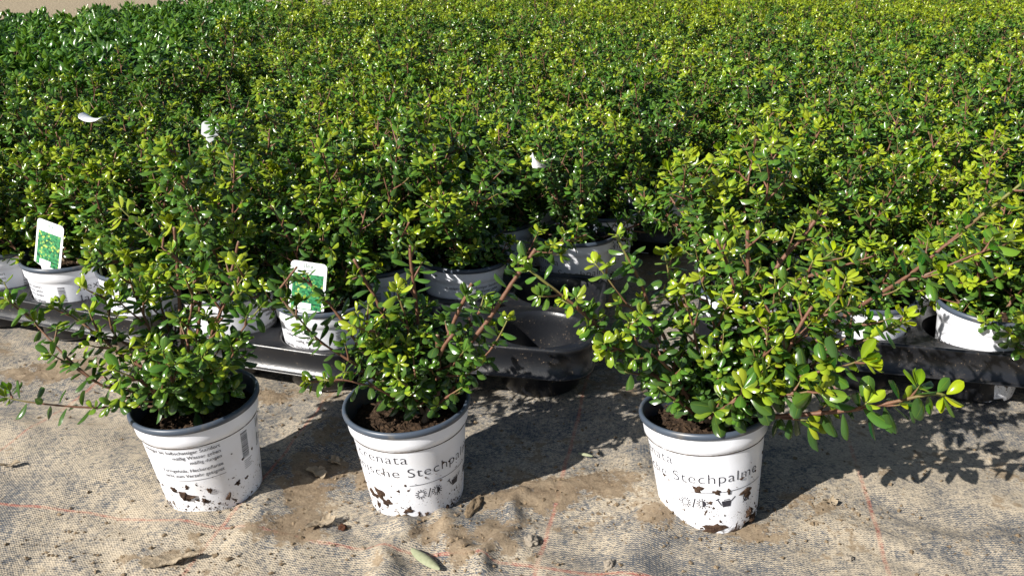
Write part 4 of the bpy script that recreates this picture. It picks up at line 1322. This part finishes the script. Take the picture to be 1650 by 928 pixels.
for px, py, w, l, rz, lb in ((512, 770, .018, .024, 20, 'curled pale mud flake between the leftmost and middle loose pots'), (518, 850, .026, .016, 50, 'long cracked mud flake left of the middle pot foot'),
                             (270, 912, .050, .016, 5, 'wide pale mud crust at the bottom edge below the leftmost loose pot'), (1335, 820, .013, .012, 30, 'broken mud flake in the sunlit dust right of the Stechpalme pot'),
                             (540, 752, .014, .014, 75, 'reddish mud flake on the shadow edge left of the middle loose pot'), (15, 755, .020, .007, 20, 'dark crumbled mud flake at the left picture edge')):
    small('mud_flake', px, py, flake(int(px), w, l), M_FLAKE, lb, 'mud flake', lift=.005, rz=R(rz), group='mud flakes on the cloth')
# withered long leaf
def long_leaf():
    V, Fc = [], []
    for i in range(15):
        s = i / 14; w = .0062 * math.sin(math.pi * min(1, s * .96 + .03)) ** .6
        for j in range(7):
            c = j / 3 - 1
            V.append((w * c + .004 * s * s, -s * .046, .004 - .003 * c * c * (w / .006) + .003 * math.sin(s * 3)))
    for i in range(14):
        for j in range(6): Fc.append((i * 7 + j, (i + 1) * 7 + j, (i + 1) * 7 + j + 1, i * 7 + j + 1))
    b = len(V); V += [(x, y, z - .0012) for x, y, z in V]; Fc += [tuple(b + i for i in reversed(f)) for f in Fc[:]]
    return mesh_from('withered_leaf', V, Fc, [])
t = NT('withered_leaf'); n_ = t.noise(t.coords(), 300, 4)
M_DRY = t.done(t.pbsdf(t.mix(n_, (.16, .18, .10), (.32, .33, .21)), .7, t.bump(n_, .5, .001)))
small('fallen_leaf', 664, 893, long_leaf(), M_DRY, 'long grey-green fallen leaf at the bottom edge under the middle pot', 'fallen leaf', rz=R(38))
small('fallen_leaf', 932, 737, long_leaf(), M_DRY, 'tiny pale fallen leaf in the shade between middle and right pots', 'fallen leaf', rz=R(60)).scale = (.4, .4, .6)

# crumbs of soil, uncountable
def crumbs(n, seed):
    g = np.random.RandomState(seed)
    V, Fc = [], []
    k = 0
    while k < n:
        if g.rand() < .78:
            c, rx, ry, s = PW[g.randint(len(PW))]
            if g.rand() > s: continue
            x, y = c.x + g.normal() * rx * .75, c.y + g.normal() * ry * .75
        else:
            x, y = g.uniform(-.75, .85), g.uniform(.72, 1.25)
        if y < .7 or y > 1.7: continue
        s = .0006 + .0024 * g.rand() ** 7
        z = gh_np(np.array([x]), np.array([y]))[0] + s * .25 + .0008
        P = (g.rand(6, 3) - .5) * s * .9 + np.array([(s, 0, 0), (-s, 0, 0), (0, s, 0), (0, -s, 0), (0, 0, s), (0, 0, -s)])
        b = len(V)
        V += [(x + p[0], y + p[1], z + p[2] * .7) for p in P]
        for f in ((0, 2, 4), (2, 1, 4), (1, 3, 4), (3, 0, 4), (2, 0, 5), (1, 2, 5), (3, 1, 5), (0, 3, 5)): Fc.append(tuple(b + q for q in f))
        k += 1
    return mesh_from('soil_crumbs', V, Fc, [M_DIRT], smooth=False)
tag(obj('soil_crumbs', crumbs(6500, 8)), 'loose crumbs of soil scattered over the cloth', 'soil', kind='stuff')
